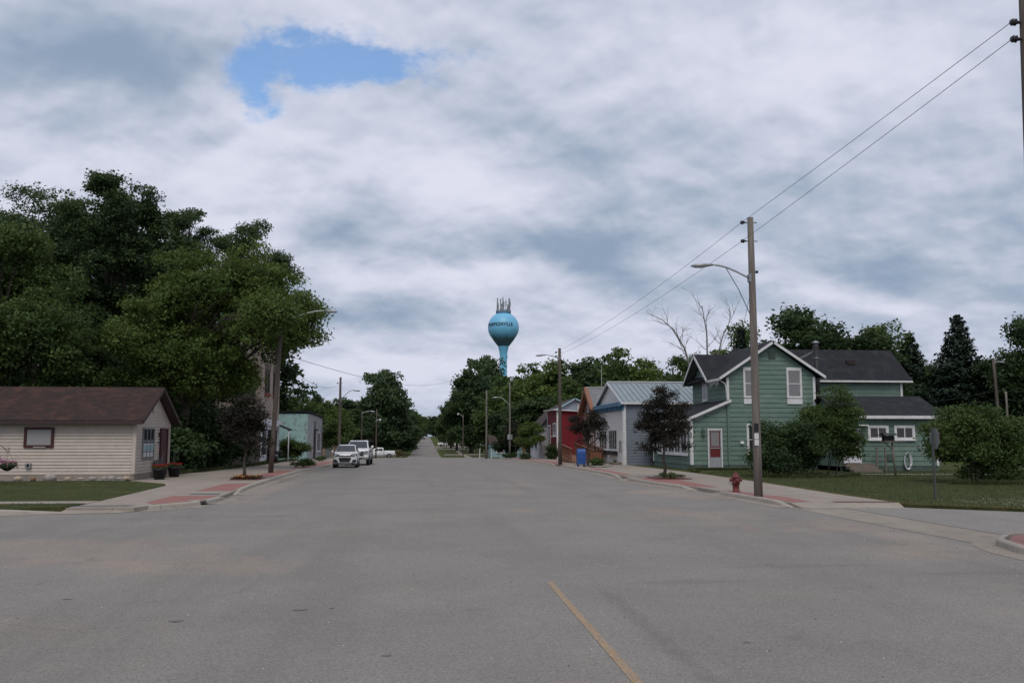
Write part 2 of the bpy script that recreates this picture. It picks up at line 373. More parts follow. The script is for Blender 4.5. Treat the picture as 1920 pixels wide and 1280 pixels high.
ASPHALT = (.218, .205, .190)
M_asph = asphalt_mat('asphalt', ASPHALT); M_asph2 = asphalt_mat('asphalt_side', ASPHALT, 1.08)
M_patch = nmat('tar_patch', (.11, .105, .10), (.15, .145, .14), 8, .8, .3, 80)
M_grass = grass_mat('grass', (.046, .060, .022), (.070, .080, .030), (.15, .125, .062))
M_ground = grass_mat('ground_grass', (.05, .07, .018), (.07, .09, .025), (.13, .12, .05))
M_conc = concrete_mat('concrete', (.305, .265, .225), (1.5, 1.5)); M_curb = concrete_mat('kerb_concrete', (.36, .325, .285), None, .8)
M_gut = concrete_mat('gutter_concrete', (.285, .25, .212), None, .8)
M_brick = brickpave_mat('red_paving', (.27, .105, .088), (.23, .09, .076))
M_plate = nmat('tactile_plate', (.12, .13, .15), (.09, .10, .115), 4, .7, .3, 40)
M_plater = nmat('tactile_plate_red', (.13, .06, .045), (.09, .045, .035), 4, .7, .3, 40)
M_yellow = worn_paint('yellow_line', (.37, .205, .05), (.25, .20, .15), .34, .54, 17); M_whiteline = worn_paint('white_line', (.6, .6, .58), ASPHALT, .5, .7, 6)
M_beige = nmat('beige_siding', (.495, .43, .375), (.435, .38, .33), 2, .65, .1, 20, c3=(.40, .34, .31), s3=1.1, r3=(.55, .8))
M_trimb = nmat('brown_trim', (.055, .033, .033), (.04, .025, .026), 6, .6)
M_maroon = nmat('maroon_wood', (.07, .02, .022), (.045, .016, .018), 6, .5)
M_shb = shingle_mat('brown_shingles', (.052, .034, .031), (.034, .026, .025), (.078, .040, .033))
M_shd = shingle_mat('charcoal_shingles', (.028, .029, .034), (.021, .022, .026), (.036, .036, .041))
M_shg = shingle_mat('grey_shingles', (.21, .21, .225), (.17, .17, .185), (.24, .24, .25))
M_shbr = shingle_mat('umber_shingles', (.075, .058, .052), (.055, .044, .040), (.09, .068, .06))
M_green = nmat('green_paint', (.130, .194, .163), (.108, .164, .137), 1.4, .68, .25, 24, stretch=(1, 1, 4), c3=(.165, .225, .19), s3=.9, r3=(.45, .8), fine=.12)
M_greend = nmat('green_foundation', (.09, .125, .105), (.06, .08, .07), 2, .8, .2)
M_white = nmat('white_trim', (.66, .66, .68), (.55, .54, .54), 3, .55, .1, 40, c3=(.40, .37, .33), s3=2.2, r3=(.62, .82))
M_white2 = nmat('white_vinyl', (.62, .62, .66), (.55, .55, .60), 2, .5)
M_curtain = nmat('curtain', (.24, .235, .245), (.17, .165, .175), 5, .9, stretch=(6, 6, .6))
M_glass = glass_mat('window_glass', (.03, .034, .04)); M_glassc = glass_mat('storm_glass', (.26, .25, .25), .2)
M_screen = nmat('window_screen', (.075, .07, .075), (.05, .05, .055), 3, .6)
M_reddoor = nmat('red_door', (.14, .024, .026), (.11, .02, .022), 3, .5); M_storm = nmat('storm_door', (.30, .32, .34), (.25, .27, .29), 3, .45)
M_blackm = nmat('black_metal', (.018, .018, .02), (.012, .012, .014), 5, .5); M_greym = nmat('grey_metal', (.30, .31, .32), (.22, .23, .24), 8, .45, metal=.6)
M_alum = nmat('lamp_aluminium', (.42, .44, .45), (.32, .34, .35), 6, .4, metal=.5)
M_pole = nmat('pole_wood', (.205, .180, .160), (.12, .105, .095), 2.2, .9, .5, 14, stretch=(9, 9, .35), fine=.25)
M_poled = nmat('dark_pole_wood', (.115, .092, .078), (.07, .058, .05), 2.2, .9, .5, 14, stretch=(9, 9, .35), fine=.25)
M_bark = nmat('bark', (.085, .070, .058), (.05, .042, .035), 2.5, .95, .8, 10, stretch=(5, 5, .7))
M_dead = nmat('dead_wood', (.19, .17, .155), (.11, .10, .09), 2.5, .9, .5, 10, stretch=(5, 5, .7))
M_wood = nmat('weathered_wood', (.20, .17, .14), (.13, .11, .09), 3, .85, .3, 18, stretch=(1, 6, 6)); M_deck = nmat('stained_wood', (.22, .10, .055), (.15, .07, .042), 3, .75, .3, 18)
M_red = nmat('red_boards', (.175, .010, .018), (.13, .009, .015), 2.5, .75, .3, 20, stretch=(6, 6, .5), c3=(.30, .20, .18), s3=5.5, r3=(.70, .78))
M_brown = nmat('brown_boards', (.20, .112, .078), (.15, .085, .06), 2.5, .7, .2, 20); M_orange = nmat('orange_trim', (.25, .115, .068), (.19, .09, .055), 3, .65)
M_greysid = nmat('grey_white_siding', (.72, .705, .69), (.65, .635, .62), 2, .6); M_bluesid = nmat('blue_grey_siding', (.17, .195, .235), (.145, .165, .20), 2, .6)
M_bluetrim = nmat('blue_cornice', (.07, .175, .29), (.05, .13, .22), 4, .55); M_metroof = nmat('blue_metal_roof', (.245, .29, .305), (.21, .25, .265), 1.5, .38, metal=.25)
M_teal = nmat('teal_block_paint', (.34, .52, .53), (.28, .45, .46), 1.2, .8, .3, 20, c3=(.22, .30, .29), s3=2.6, r3=(.52, .64), stretch=(1, 1, 2))
M_blockw = nmat('whitewash_block', (.40, .41, .42), (.32, .33, .34), 1.5, .85, .3, 20, c3=(.24, .24, .25), s3=2.4, r3=(.55, .68))
M_mortar = nmat('dark_mortar', (.10, .115, .115), (.15, .16, .16), 3, .9)
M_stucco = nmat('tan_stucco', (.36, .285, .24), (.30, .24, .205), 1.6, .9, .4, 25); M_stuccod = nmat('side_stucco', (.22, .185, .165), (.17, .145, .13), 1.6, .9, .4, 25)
M_rustred = nmat('rusty_sill', (.22, .06, .04), (.15, .045, .035), 6, .8)
M_bluew = nmat('tower_blue', (.16, .46, .68), (.15, .43, .64), .35, .45)
M_navy = nmat('tower_letter', (.012, .02, .05), (.01, .016, .04), 3, .6)
M_hyd = nmat('hydrant_red', (.165, .036, .034), (.115, .03, .03), 9, .55, .15, 40); M_bin = nmat('mailbox_blue', (.028, .085, .29), (.022, .065, .23), 4, .4)
M_pot = nmat('planter_black', (.022, .022, .026), (.015, .015, .018), 5, .6); M_soil = nmat('soil', (.045, .032, .024), (.07, .05, .036), 20, .95, .6, 40)
M_mulch = nmat('red_mulch', (.13, .045, .030), (.08, .03, .022), 18, .95, .7, 40)
M_stone = nmat('field_stone', (.35, .31, .28), (.24, .22, .21), 5, .85, .3, 30); M_stonet = nmat('tan_stone', (.42, .34, .25), (.33, .26, .2), 5, .85, .3, 30); M_stoneo = nmat('rust_stone', (.26, .15, .09), (.18, .11, .075), 5, .85, .3, 30)
M_gravel = nmat('bed_gravel', (.33, .32, .30), (.16, .155, .15), 28, .95, .8, 50, contrast=(.4, .6))
M_hose = nmat('hose_white', (.55, .56, .58), (.45, .46, .48), 5, .5); M_dryear = nmat('bare_earth', (.20, .165, .12), (.13, .11, .08), 4, .95, .4, 40)
M_wire = nmat('wire', (.03, .03, .033), (.02, .02, .022), 5, .6); M_ins = nmat('insulator', (.035, .03, .032), (.02, .02, .02), 5, .3)
M_carw = paint_mat('car_white', (.72, .73, .74), .22); M_cars = paint_mat('car_silver', (.50, .52, .55), .28, .35); M_card = paint_mat('car_dark', (.03, .032, .036), .3)
M_tyre = nmat('tyre', (.018, .018, .019), (.025, .025, .025), 6, .85); M_rim = nmat('alloy_rim', (.45, .46, .47), (.38, .39, .40), 5, .3, metal=.7)
M_cglass = glass_mat('car_glass', (.022, .027, .032), .03); M_lens = glass_mat('lamp_lens', (.16, .17, .18), .08); M_tail = glass_mat('tail_lens', (.30, .012, .012), .15); M_plas = nmat('black_plastic', (.02, .02, .022), (.028, .028, .03), 5, .6)
M_gold = nmat('gold_badge', (.45, .32, .10), (.4, .28, .09), 4, .3, metal=.6); M_chrome = nmat('chrome', (.34, .34, .36), (.28, .28, .30), 4, .32, metal=.7)
M_signb = nmat('sign_back', (.24, .25, .25), (.18, .19, .19), 5, .5, metal=.3); M_signr = nmat('sign_red', (.36, .02, .02), (.3, .02, .02), 4, .45)
M_post = nmat('steel_post', (.075, .085, .08), (.055, .06, .058), 6, .55); M_yelg = nmat('yellow_guard', (.55, .33, .06), (.45, .27, .05), 4, .6)
M_lampw = nmat('lamp_white', (.75, .76, .78), (.65, .66, .68), 4, .35); M_paper = nmat('paper', (.62, .62, .60), (.5, .5, .5), 6, .8)
M_bluegrey = nmat('blue_grey_boards', (.28, .32, .36), (.23, .27, .31), 3, .65)
M_aqua = nmat('aqua_panel', (.28, .42, .46), (.24, .37, .41), 3, .6); M_garage = nmat('tan_siding', (.35, .24, .175), (.29, .20, .15), 2.5, .7); M_groof = nmat('green_roof', (.035, .095, .085), (.03, .08, .07), 3, .6)
L_maple = leafmat('leaf_dark_maple', (.022, .044, .018), (.055, .092, .032)); L_light = leafmat('leaf_light', (.046, .084, .022), (.125, .175, .046), .32)
L_mid = leafmat('leaf_mid', (.040, .074, .024), (.100, .150, .044), .3); L_blue = leafmat('leaf_bluegreen', (.038, .068, .032), (.084, .132, .058), .28)
L_purple = leafmat('leaf_purple', (.013, .013, .010), (.036, .031, .023), .12); L_spruce = leafmat('needle', (.014, .028, .019), (.040, .064, .042), .1)
L_shrub = leafmat('leaf_shrub', (.034, .064, .019), (.088, .132, .038), .28); L_grassb = leafmat('grass_blade', (.036, .054, .018), (.088, .100, .040), .15); L_dry = leafmat('dry_blade', (.10, .09, .04), (.2, .17, .085), .2)
L_redf = leafmat('petal_red', (.24, .010, .015), (.34, .022, .022), .12); L_pinkf = leafmat('petal_pink', (.40, .14, .26), (.55, .33, .42), .2); L_orangef = leafmat('petal_orange', (.40, .12, .02), (.55, .28, .03), .2); L_whitef = leafmat('petal_white', (.5, .5, .46), (.65, .65, .6), .2)

# ------------------------------------------------------------------ terrain, road, pavements
def big_ground():
    xs = [-3000, -900, -300, -120, -60, -30, 0, 30, 60, 120, 300, 900, 3000]; ys = [-200] + GY[1:-1] + [1500, 4000]
    v = [(x, y, gz(y) - .04) for y in ys for x in xs]; n = len(xs); m = MB()
    m.add(v, [(j * n + i, j * n + i + 1, (j + 1) * n + i + 1, (j + 1) * n + i) for j in range(len(ys) - 1) for i in range(n - 1)])
    tag(m.build('ground', M_ground), 'grass covered ground reaching to the horizon', 'ground', None, 'structure')
big_ground()

# main street with its side streets: one asphalt sheet made of butted bands
road = MB()
def band(x0, x1, y0, y1, x2=None, x3=None, h=0.0, mi=0):
    x2 = x0 if x2 is None else x2; x3 = x1 if x3 is None else x3
    ys = [y0] + [y for y in GY if y0 < y < y1] + [y1]
    for a, b in zip(ys[:-1], ys[1:]):
        f = (a - y0) / (y1 - y0); g = (b - y0) / (y1 - y0)
        road.add([(x0 + (x2 - x0) * f, a, gz(a) + h), (x1 + (x3 - x1) * f, a, gz(a) + h), (x1 + (x3 - x1) * g, b, gz(b) + h), (x0 + (x2 - x0) * g, b, gz(b) + h)], [(0, 1, 2, 3)], mi)
band(-70, 11.2, -25, 12); band(-70, 11.2, 12, 25.6); band(-12, 11.2, 25.6, 27.6); band(-8.5, 11.2, 27.6, 60)
band(-8.0, 10.6, 60, 120, -7.5, 10.0); band(-60, 10.0, 150, 168); band(-7.5, 10.0, 120, 150, -7.5, 8.0)
band(-3.4, 3.2, 168, 255, -3.2, 3.3); band(-40, 40, 255, 268); band(-3.2, 3.3, 268, 390, -1.9, 2.6); band(-1.9, 2.6, 390, 1200, -2.2, 2.6)
tag(road.build('road', M_asph), 'worn grey asphalt street running to the trees', 'road', None, 'structure')
sheet('side_road', [(12.75, -25), (70, -25), (70, 23.2), (17.3, 24.25), (15.2, 25.85), (14.7, 26.2), (12.75, 26.9)], .012, M_asph2, 'pale asphalt side street opening on the right', 'road')

# concrete gutter crossing the mouth of the right side street
MB().add([(11.40, 26.9, .131), (14.75, 26.55, .131), (14.6, 25.95, .014), (11.45, 26.1, .014)], [(0, 1, 2, 3)]).add([(11.40, 26.9, .131), (11.45, 26.1, .014), (11.40, 26.9, .0)], [(0, 1, 2)]).build('ramp', M_conc)['kind'] = 'structure'
sheet('gutter_crossing', [(11.2, 14.0), (12.75, 14.0), (12.75, 26.9), (11.2, 26.9)], .006, M_gut, 'concrete valley gutter across the mouth of the side street', 'gutter')

def kerb(name, label, pts, inner, ramps=(), h=.15, w=.16, seg=2.4, gut=.42):
    """kerb along a plan polyline; inner = +1 when the pavement lies to the left of the walking direction"""
    root = thing(name, label, 'kerb', (pts[0][0], pts[0][1], 0), None, 'structure'); P = [Vector((p[0], p[1], 0)) for p in pts]
    # resample with chord length
    d = [0]
    for a, b in zip(P[:-1], P[1:]): d.append(d[-1] + (b - a).length)
    def at(s):
        s = max(0, min(s, d[-1]))
        for i in range(len(P) - 1):
            if s <= d[i + 1] + 1e-9: return P[i] + (P[i + 1] - P[i]) * ((s - d[i]) / (d[i + 1] - d[i]))
        return P[-1]
    n = max(1, round(d[-1] / seg)); L = d[-1] / n
    for i in range(n):
        m = MB(); s0, s1 = i * L + .008, (i + 1) * L - .008; rings = []; K = 4; jit = rnd.uniform(-.006, .006)
        gm = []
        for q in range(K + 1):
            s = s0 + (s1 - s0) * q / K; p = at(s); t = (at(s + .3) - at(s - .3)).normalized(); nrm = Vector((-t.y, t.x, 0)) * inner
            hh = h
            if i == 0 and ramps and ramps[0]: hh = .02 + (h - .02) * min(1, q / K * 1.6)
            if i == n - 1 and ramps and ramps[1]: hh = .02 + (h - .02) * min(1, (1 - q / K) * 1.6)
            z0 = gz(p.y)
            rings.append([(*(p + nrm * .0).xy, z0 - .05), (*(p + nrm * 0.0).xy, z0 + .02), (*(p + nrm * .02).xy, z0 + hh - .03 + jit), (*(p + nrm * .05).xy, z0 + hh + jit), (*(p + nrm * w).xy, z0 + hh + .004 + jit), (*(p + nrm * w).xy, z0 - .05)])
            gm.append([(*(p - nrm * gut).xy, z0 + .006), (*(p - nrm * .002).xy, z0 + .018)])
        m.loft(rings, sm=False); m.build('kerb_segment', M_curb, root)
        g = MB(); g.add([x for r in gm for x in r], [(2 * q, 2 * q + 1, 2 * q + 3, 2 * q + 2) for q in range(K)]); g.build('gutter_pan', M_gut, root)
    return root

kerb('kerb', 'short white kerb end beside the left verge at the side street', [(-30, 26.05), (-14, 26.1), (-11.7, 26.2), (-10.3, 26.75)], 1, (0, 1))
kerb('kerb', 'broken white corner kerb round the red paving beside the storm drain', [(-8.5, 27.25), (-7.9, 27.85), (-7.35, 28.55), (-7.08, 29.25)], 1, (1, 0), seg=.9)
kerb('kerb', 'short kerb piece just beyond the storm drain', [(-6.98, 29.75), (-6.88, 30.8), (-6.9, 32.2)], 1, (0, 1), seg=1.3)
kerb('kerb', 'long left kerb beside the beds and parked cars', [(-7.05, 34.4), (-7.35, 38.9), (-7.62, 49), (-7.7, 55.6), (-7.3, 63), (-7.25, 80), (-7.4, 118)], 1, (1, 0), seg=3)
kerb('kerb', 'right kerb beside the fire hydrant and street lamp pole', [(11.22, 26.6), (11.18, 29.2), (11.05, 32), (11.1, 33.6)], -1, (1, 1), seg=1.7)
kerb('kerb', 'right kerb in front of the purple tree and green house', [(10.95, 35.4), (10.45, 39), (10.1, 43.2), (10.15, 45.2)], -1, (1, 1), seg=2.2)
kerb('kerb', 'right kerb in front of the blue mailbox', [(10.3, 46.5), (10.45, 52), (10.2, 60), (10.15, 66.5)], -1, (1, 1), seg=2.4)
kerb('kerb', 'far right kerb in front of the red shop', [(10.1, 69), (9.9, 80), (9.7, 98), (9.3, 111)], -1, (1, 0), seg=3)
kerb('kerb', 'kerb nose of the small red paved island at the right edge', [(16.5, 17.6), (13.2, 18.0), (12.1, 17.75), (11.35, 16.9), (11.0, 15.8), (10.85, 14.4), (10.8, 10)], 1, (0, 0), seg=1.1)
sheet('island_paving', [(11.15, 10), (30, 10), (30, 17.2), (13.2, 17.75), (12.2, 17.5), (11.55, 16.75), (11.2, 15.8)], .135, M_brick, 'red paved island at the right edge', 'paving')

# storm drain in the corner kerb
dr = thing('storm_drain', 'dark storm drain inlet in the left corner kerb', 'drain', (-7.0, 29.5, 0))
MB().prism([(-7.09, 29.26, .0), (-6.98, 29.74, .0), (-7.35, 29.85, .0), (-7.45, 29.4, .0)], (0, 0, .035)).build('inlet_floor', M_blackm, dr)
MB().prism([(-7.14, 29.27, .115), (-7.03, 29.73, .115), (-7.5, 29.9, .115), (-7.6, 29.4, .115)], (0, 0, .035)).build('inlet_lid', M_gut, dr)

MB().add([(-10.32, 27.35, .1335), (-10.32, 26.3, .010), (-8.75, 26.55, .010), (-8.45, 26.9, .010), (-8.2, 27.5, .1335), (-9.0, 27.35, .1335)], [(0, 1, 2, 5), (5, 2, 3, 4)]).build('ramp', M_conc)['kind'] = 'structure'
# pavements: concrete walks with red strips
sheet('sidewalk', [(-7.55, 28.6), (-7.1, 29.8), (-7.05, 32.3), (-7.2, 34.5), (-7.5, 38.9), (-7.78, 49), (-7.86, 55.6), (-7.46, 63), (-7.40, 80), (-7.55, 118), (-12.6, 118), (-12.2, 53), (-11.3, 40), (-10.9, 38.6), (-10.3, 28.75), (-10.3, 26.9), (-8.4, 26.9), (-8.1, 27.9)], .130, M_conc, 'left concrete sidewalk beside the beige house', 'sidewalk', skirt=.13)
sheet('sidewalk', [(-30, 28.55), (-10.3, 28.55), (-10.3, 29.65), (-30, 29.65)], .142, M_conc, 'narrow concrete walk along the left side street', 'sidewalk')
sheet('sidewalk', [(-13.8, 43.4), (-12.9, 42.0), (-11.3, 40.4), (-12.2, 53), (-12.5, 66), (-13.8, 66)], .126, M_conc, 'concrete forecourt under the bench and flower pots', 'sidewalk', skirt=.12)
sheet('sidewalk', [(11.38, 26.9), (14.75, 26.55), (14.8, 31.2), (15.3, 39.7), (15.5, 49.4), (15.1, 60), (15.0, 76), (14.8, 90), (13.7, 111), (9.46, 111), (9.86, 98), (10.06, 80), (10.25, 69), (10.3, 66), (10.35, 60), (10.6, 52), (10.45, 46), (10.26, 43.3), (10.6, 39), (11.1, 35.6), (11.2, 33), (11.34, 29.2)], .130, M_conc, 'right concrete sidewalk in front of the green house', 'sidewalk', skirt=.13)
sheet('sidewalk', [(7.6, 121), (8.9, 121), (9.2, 255), (8.0, 255)], .06, M_conc, 'far footpath across the grass right of the road', 'sidewalk')
RED = [([(-8.25, 28.15), (-7.25, 29.6), (-7.15, 32.1), (-8.75, 32.1), (-8.7, 29.0)], 'red paving at the left corner by the storm drain'),
       ([(-7.35, 34.9), (-7.62, 40.4), (-8.75, 40.4), (-8.65, 34.9)], 'red paving strip in front of the left purple tree'),
       ([(-7.8, 47.0), (-7.95, 56.2), (-9.0, 56.2), (-8.95, 47.0)], 'red paving strip round the left lamp pole'),
       ([(-7.7, 60.5), (-7.65, 80), (-9.0, 80), (-9.0, 60.5)], 'red paving strip beside the parked cars'),
       ([(11.5, 25.9 + 1.1), (12.2, 27.3), (12.35, 29.5), (11.6, 33.2), (11.3, 33.0), (11.45, 29.2)], 'red paving strip round the hydrant and right lamp pole'),
       ([(11.15, 35.9), (12.0, 35.4), (12.2, 43.9), (10.5, 43.6), (10.75, 39)], 'red paving strip under the right purple tree'),
       ([(10.65, 47.3), (11.3, 47.6), (11.35, 57.2), (10.5, 59.2), (10.72, 52)], 'red paving strip in front of the white shop'),
       ([(10.3, 70), (11.4, 70), (11.1, 108), (9.8, 108), (10.15, 80)], 'red paving strip in front of the red shop')]
for p, l in RED: sheet('red_paving', p, .1345, M_brick, l, 'paving')
sheet('tactile_plate', [(-10.35, 27.35), (-8.75, 27.35), (-8.6, 27.75), (-10.25, 27.85)], .137, M_plate, 'dark grey ramp plate at the left corner', 'plate', kind=None)
sheet('tactile_plate', [(-8.35, 32.7), (-7.3, 32.7), (-7.4, 33.35), (-8.4, 33.35)], .137, M_plate, 'small grey ramp plate between the two red panels', 'plate', kind=None)
sheet('tactile_plate', [(12.85, 26.82), (14.7, 26.62), (14.75, 27.1), (12.9, 27.3)], .137, M_plater, 'dark rust ramp plate at the right corner', 'plate', kind=None)

# lawns
LAWN_L = [(-30, 29.65), (-10.35, 29.65), (-10.9, 38.9), (-11.3, 40.2), (-13.2, 42.4), (-13.9, 43.0), (-30, 43.0)]
VERGE_L = [(-30, 26.3), (-11.9, 26.45), (-10.4, 27.3), (-10.35, 28.55), (-30, 28.55)]
LAWN_R = [(70, 23.4), (17.3, 24.45), (15.3, 26.05), (14.8, 26.6), (14.85, 31.2), (15.35, 39.7), (15.6, 49.4), (15.2, 60), (15.1, 66.2), (70, 66.2)]
sheet('lawn', LAWN_L, .150, M_grass, 'mown lawn in front of the beige house', 'lawn', skirt=.15)
sheet('lawn', VERGE_L, .148, M_grass, 'thin grass verge at the left edge', 'lawn', skirt=.15)
sheet('lawn', LAWN_R, .095, M_grass, 'wide lawn round the green house', 'lawn', skirt=.10)
sheet('lawn', [(-60, 44.0), (-13.8, 44.0), (-13.8, 66), (-12.6, 66), (-12.6, 118), (-60, 118)], .10, M_ground, 'shaded ground under the left trees', 'lawn')
sheet('lawn', [(11.0, 113), (60, 113), (60, 255), (9.2, 255), (8.95, 121)], .04, M_grass, 'grass plot behind the far right poles', 'lawn')
sheet('lawn', [(4.6, 169), (7.6, 160), (8.0, 254), (4.4, 254)], .03, M_grass, 'grass strip between far road and footpath', 'lawn')
sheet('lawn', [(-40, 169), (-4.6, 169), (-4.4, 254), (-40, 254)], .03, M_grass, 'grass left of the far road', 'lawn')
sheet('driveway', [(-40, 176), (-4.6, 178), (-4.5, 184), (-40, 181)], .045, M_conc, 'pale driveway crossing the grass left of the far road', 'driveway')
sheet('driveway', [(4.3, 200), (26, 203), (26, 207), (4.4, 206)], .045, M_conc, 'pale driveway crossing the grass right of the far road', 'driveway')
sheet('driveway', [(3.4, 276), (26, 278), (26, 292), (3.4, 290)], .02, M_conc, 'far driveway under the silver pickup', 'driveway')
sheet('rock_bed', [(-30, 43.02), (-14.0, 43.02), (-13.85, 44.0), (-30, 44.0)], .165, M_gravel, 'gravel bed along the foot of the beige house', 'bed')
sheet('garden_path', [(22.5, 47.6), (33, 46.6), (33, 47.4), (22.6, 49.2)], .101, M_gravel, 'narrow gravel path behind the lawn', 'path')
sheet('bare_strip', [(-13.8, 66), (-12.6, 66), (-12.6, 94), (-13.8, 94)], .112, M_dryear, 'bare earth strip by the tall tan building', 'ground')

# painted lines
def line(name, label, p0, p1, w, mat, h=.005):
    d = Vector((p1[0] - p0[0], p1[1] - p0[1], 0)).normalized(); n = Vector((-d.y, d.x, 0)) * w / 2
    sheet(name, [(p0[0] + n.x, p0[1] + n.y), (p0[0] - n.x, p0[1] - n.y), (p1[0] - n.x, p1[1] - n.y), (p1[0] + n.x, p1[1] + n.y)], h, mat, label, 'marking')
line('centre_line', 'worn yellow centre line in the foreground', (1.93, -8), (1.88, 13.4), .095, M_yellow)
line('stop_line', 'white stop line across the far narrow road', (-3.3, 171), (3.1, 171), .55, M_whiteline, .012)
# small tar patches
for i, (x, y, a, b, r) in enumerate([(-2.9, 11.0, .085, .05, .1), (-1.55, 11.55, .09, .05, .05), (-4.75, 12.6, .06, .03, .2), (-1.15, 11.62, .035, .02, 0), (3.4, 9.3, .04, .03, .4), (-.35, 9.1, .05, .03, .2)]):
    pts = []
    for j in range(12):
        t = j * math.pi / 6; q = 1 + .25 * math.sin(3 * t + i); pts.append((x + a * q * math.cos(t) * math.cos(r) - b * q * math.sin(t) * math.sin(r), y + a * q * math.cos(t) * math.sin(r) + b * q * math.sin(t) * math.cos(r)))
    sheet('tar_patch', pts, .005, M_patch, 'small dark tar spot on the road', 'tar patch')
bpy.context.view_layer.update()

# ------------------------------------------------------------------ foliage
def leaf_object(name, P, N, L, tint, mat, parent=None, asp=.62, seed=0, fold=.25):
    """one mesh of small folded diamond leaves at points P with normals N, lengths L"""
    rg = np.random.default_rng(seed + 17); n = len(P)
    N = N / np.maximum(np.linalg.norm(N, axis=1, keepdims=True), 1e-6)
    r = rg.normal(size=(n, 3)); t = np.cross(N, r); t /= np.maximum(np.linalg.norm(t, axis=1, keepdims=True), 1e-6); b = np.cross(N, t)
    L = np.broadcast_to(np.asarray(L, float), (n,))[:, None]; wv = L * asp * .5
    v = np.empty((n, 4, 3)); v[:, 0] = P - t * L * .5; v[:, 2] = P + t * L * .5 - N * L * fold * .4
    v[:, 1] = P + b * wv + N * L * fold * .3 - t * L * .06; v[:, 3] = P - b * wv + N * L * fold * .3 - t * L * .06
    o = ORG.get(parent.name, Vector()) if parent is not None else Vector()
    v = v.reshape(-1, 3) - np.array(o)
    me = bpy.data.meshes.new(name); me.vertices.add(4 * n); me.vertices.foreach_set('co', v.astype(np.float32).ravel())
    me.loops.add(4 * n); me.loops.foreach_set('vertex_index', np.arange(4 * n, dtype=np.int32))
    me.polygons.add(n); me.polygons.foreach_set('loop_start', np.arange(0, 4 * n, 4, dtype=np.int32)); me.polygons.foreach_set('loop_total', np.full(n, 4, dtype=np.int32))
    me.update(calc_edges=True)
    a = me.attributes.new('tint', 'FLOAT', 'POINT'); a.data.foreach_set('value', np.repeat(np.clip(tint, 0, 1), 4).astype(np.float32))
    me.materials.append(mat); return link(name, me, parent)

def crown_points(rg, env, n_lobe, lobe_r, twigs, leaves, twig_r, shell=(.5, .98), flat=.6):
    env = np.array(env, float); vol = env[:, 3] * env[:, 4] * env[:, 5]; pr = vol ** .67; pr /= pr.sum(); lob = []
    for i in range(n_lobe):
        e = env[rg.choice(len(env), p=pr)]; d = rg.normal(size=3); d /= np.linalg.norm(d); f = rg.uniform(*shell)
        lob.append(np.r_[e[:3] + d * e[3:6] * f, lobe_r * rg.uniform(.65, 1.3)])
    lob = np.array(lob); P = []; O = []; T = []
    for L in lob:
        d = rg.normal(size=(twigs, 3)); d[:, 2] = d[:, 2] * .8 + .25; d /= np.linalg.norm(d, axis=1, keepdims=True)
        c = L[:3] + d * L[3] * rg.uniform(.55, 1.08, (twigs, 1)) * np.array([1.1, 1.1, .8])
        lt = rg.normal(.45, .16)
        for q in range(twigs):
            k_ = max(3, int(leaves * rg.uniform(.6, 1.4))); s = twig_r * rg.uniform(.6, 1.3)
            P.append(c[q] + np.clip(rg.normal(size=(k_, 3)), -1.7, 1.7) * s * np.array([1, 1, flat])); O.append(np.broadcast_to(d[q], (k_, 3))); T.append(rg.normal(lt + rg.normal(0, .13), .12, k_))
    return np.concatenate(P), np.concatenate(O), np.concatenate(T), lob

def branch_path(a, b, rg, sag=.12, n=5):
    a, b = np.array(a, float), np.array(b, float); L = np.linalg.norm(b - a); pts = []
    off = rg.normal(size=3) * L * .06
    for i in range(n + 1):
        t = i / n; p = a + (b - a) * t; p[2] += math.sin(t * math.pi) * L * sag; pts.append(tuple(p + off * math.sin(t * math.pi)))
    return pts

def tree(name, label, base, top_trunk, trunk_r, env, lmat, seed, n_lobe=28, lobe_r=1.4, twigs=22, leaves=26, twig_r=.4, leaf=.2, group=None, bark=None, limbs=12, cat='tree', shell=(.5, .98), multi=1, up=.55):
    rg = np.random.default_rng(seed); root = thing(name, label, cat, base, group)
    P, O, T, lob = crown_points(rg, env, n_lobe, lobe_r, twigs, leaves, twig_r, shell)
    keep = P[:, 2] > base[2] + .12; P, O, T = P[keep], O[keep], T[keep]
    N = O * .5 + np.array([0, 0, up]) + rg.normal(size=P.shape) * .55
    leaf_object('crown', P, N, leaf * rg.uniform(.6, 1.35, len(P)), T, lmat, root, seed=seed)
    m = MB(); b = np.array(base, float); tt = np.array(top_trunk, float)
    for q in range(multi):
        bb = b + (rg.normal(size=3) * np.array([.25, .25, 0]) if multi > 1 else 0); te = tt + (rg.normal(size=3) * np.array([.8, .8, .2]) if multi > 1 else 0)
        n = 6; pts = []; rad = []
        for i in range(n + 1):
            t = i / n; w = rg.normal(size=2) * trunk_r * .35 * (0 < i < n); p = bb + (te - bb) * t; pts.append((p[0] + w[0], p[1] + w[1], p[2] - .1 * (i == 0))); rad.append(trunk_r / math.sqrt(multi) * ((1.35 if i == 0 else 1) - .62 * t))
        m.tube(pts, rad, 9)
    idx = rg.permutation(len(lob))[:limbs]
    for i in idx:
        e = lob[i, :3]; f = rg.uniform(.45, .98); s = b + (tt - b) * f
        if e[2] < s[2] - 1.0: s = b + (tt - b) * .45
        pth = branch_path(s, e, rg); r0 = trunk_r * rg.uniform(.28, .42)
        m.tube(pth, [r0 * (1 - .8 * j / (len(pth) - 1)) for j in range(len(pth))], 6)
        for _ in range(2):
            d = rg.normal(size=3) * lobe_r * .8; m.tube(branch_path(pth[3], tuple(np.array(e) + d), rg, .05, 3), [r0 * .4, r0 * .3, r0 * .2, r0 * .08], 5)
    m.build('trunk', bark or M_bark, root); return root

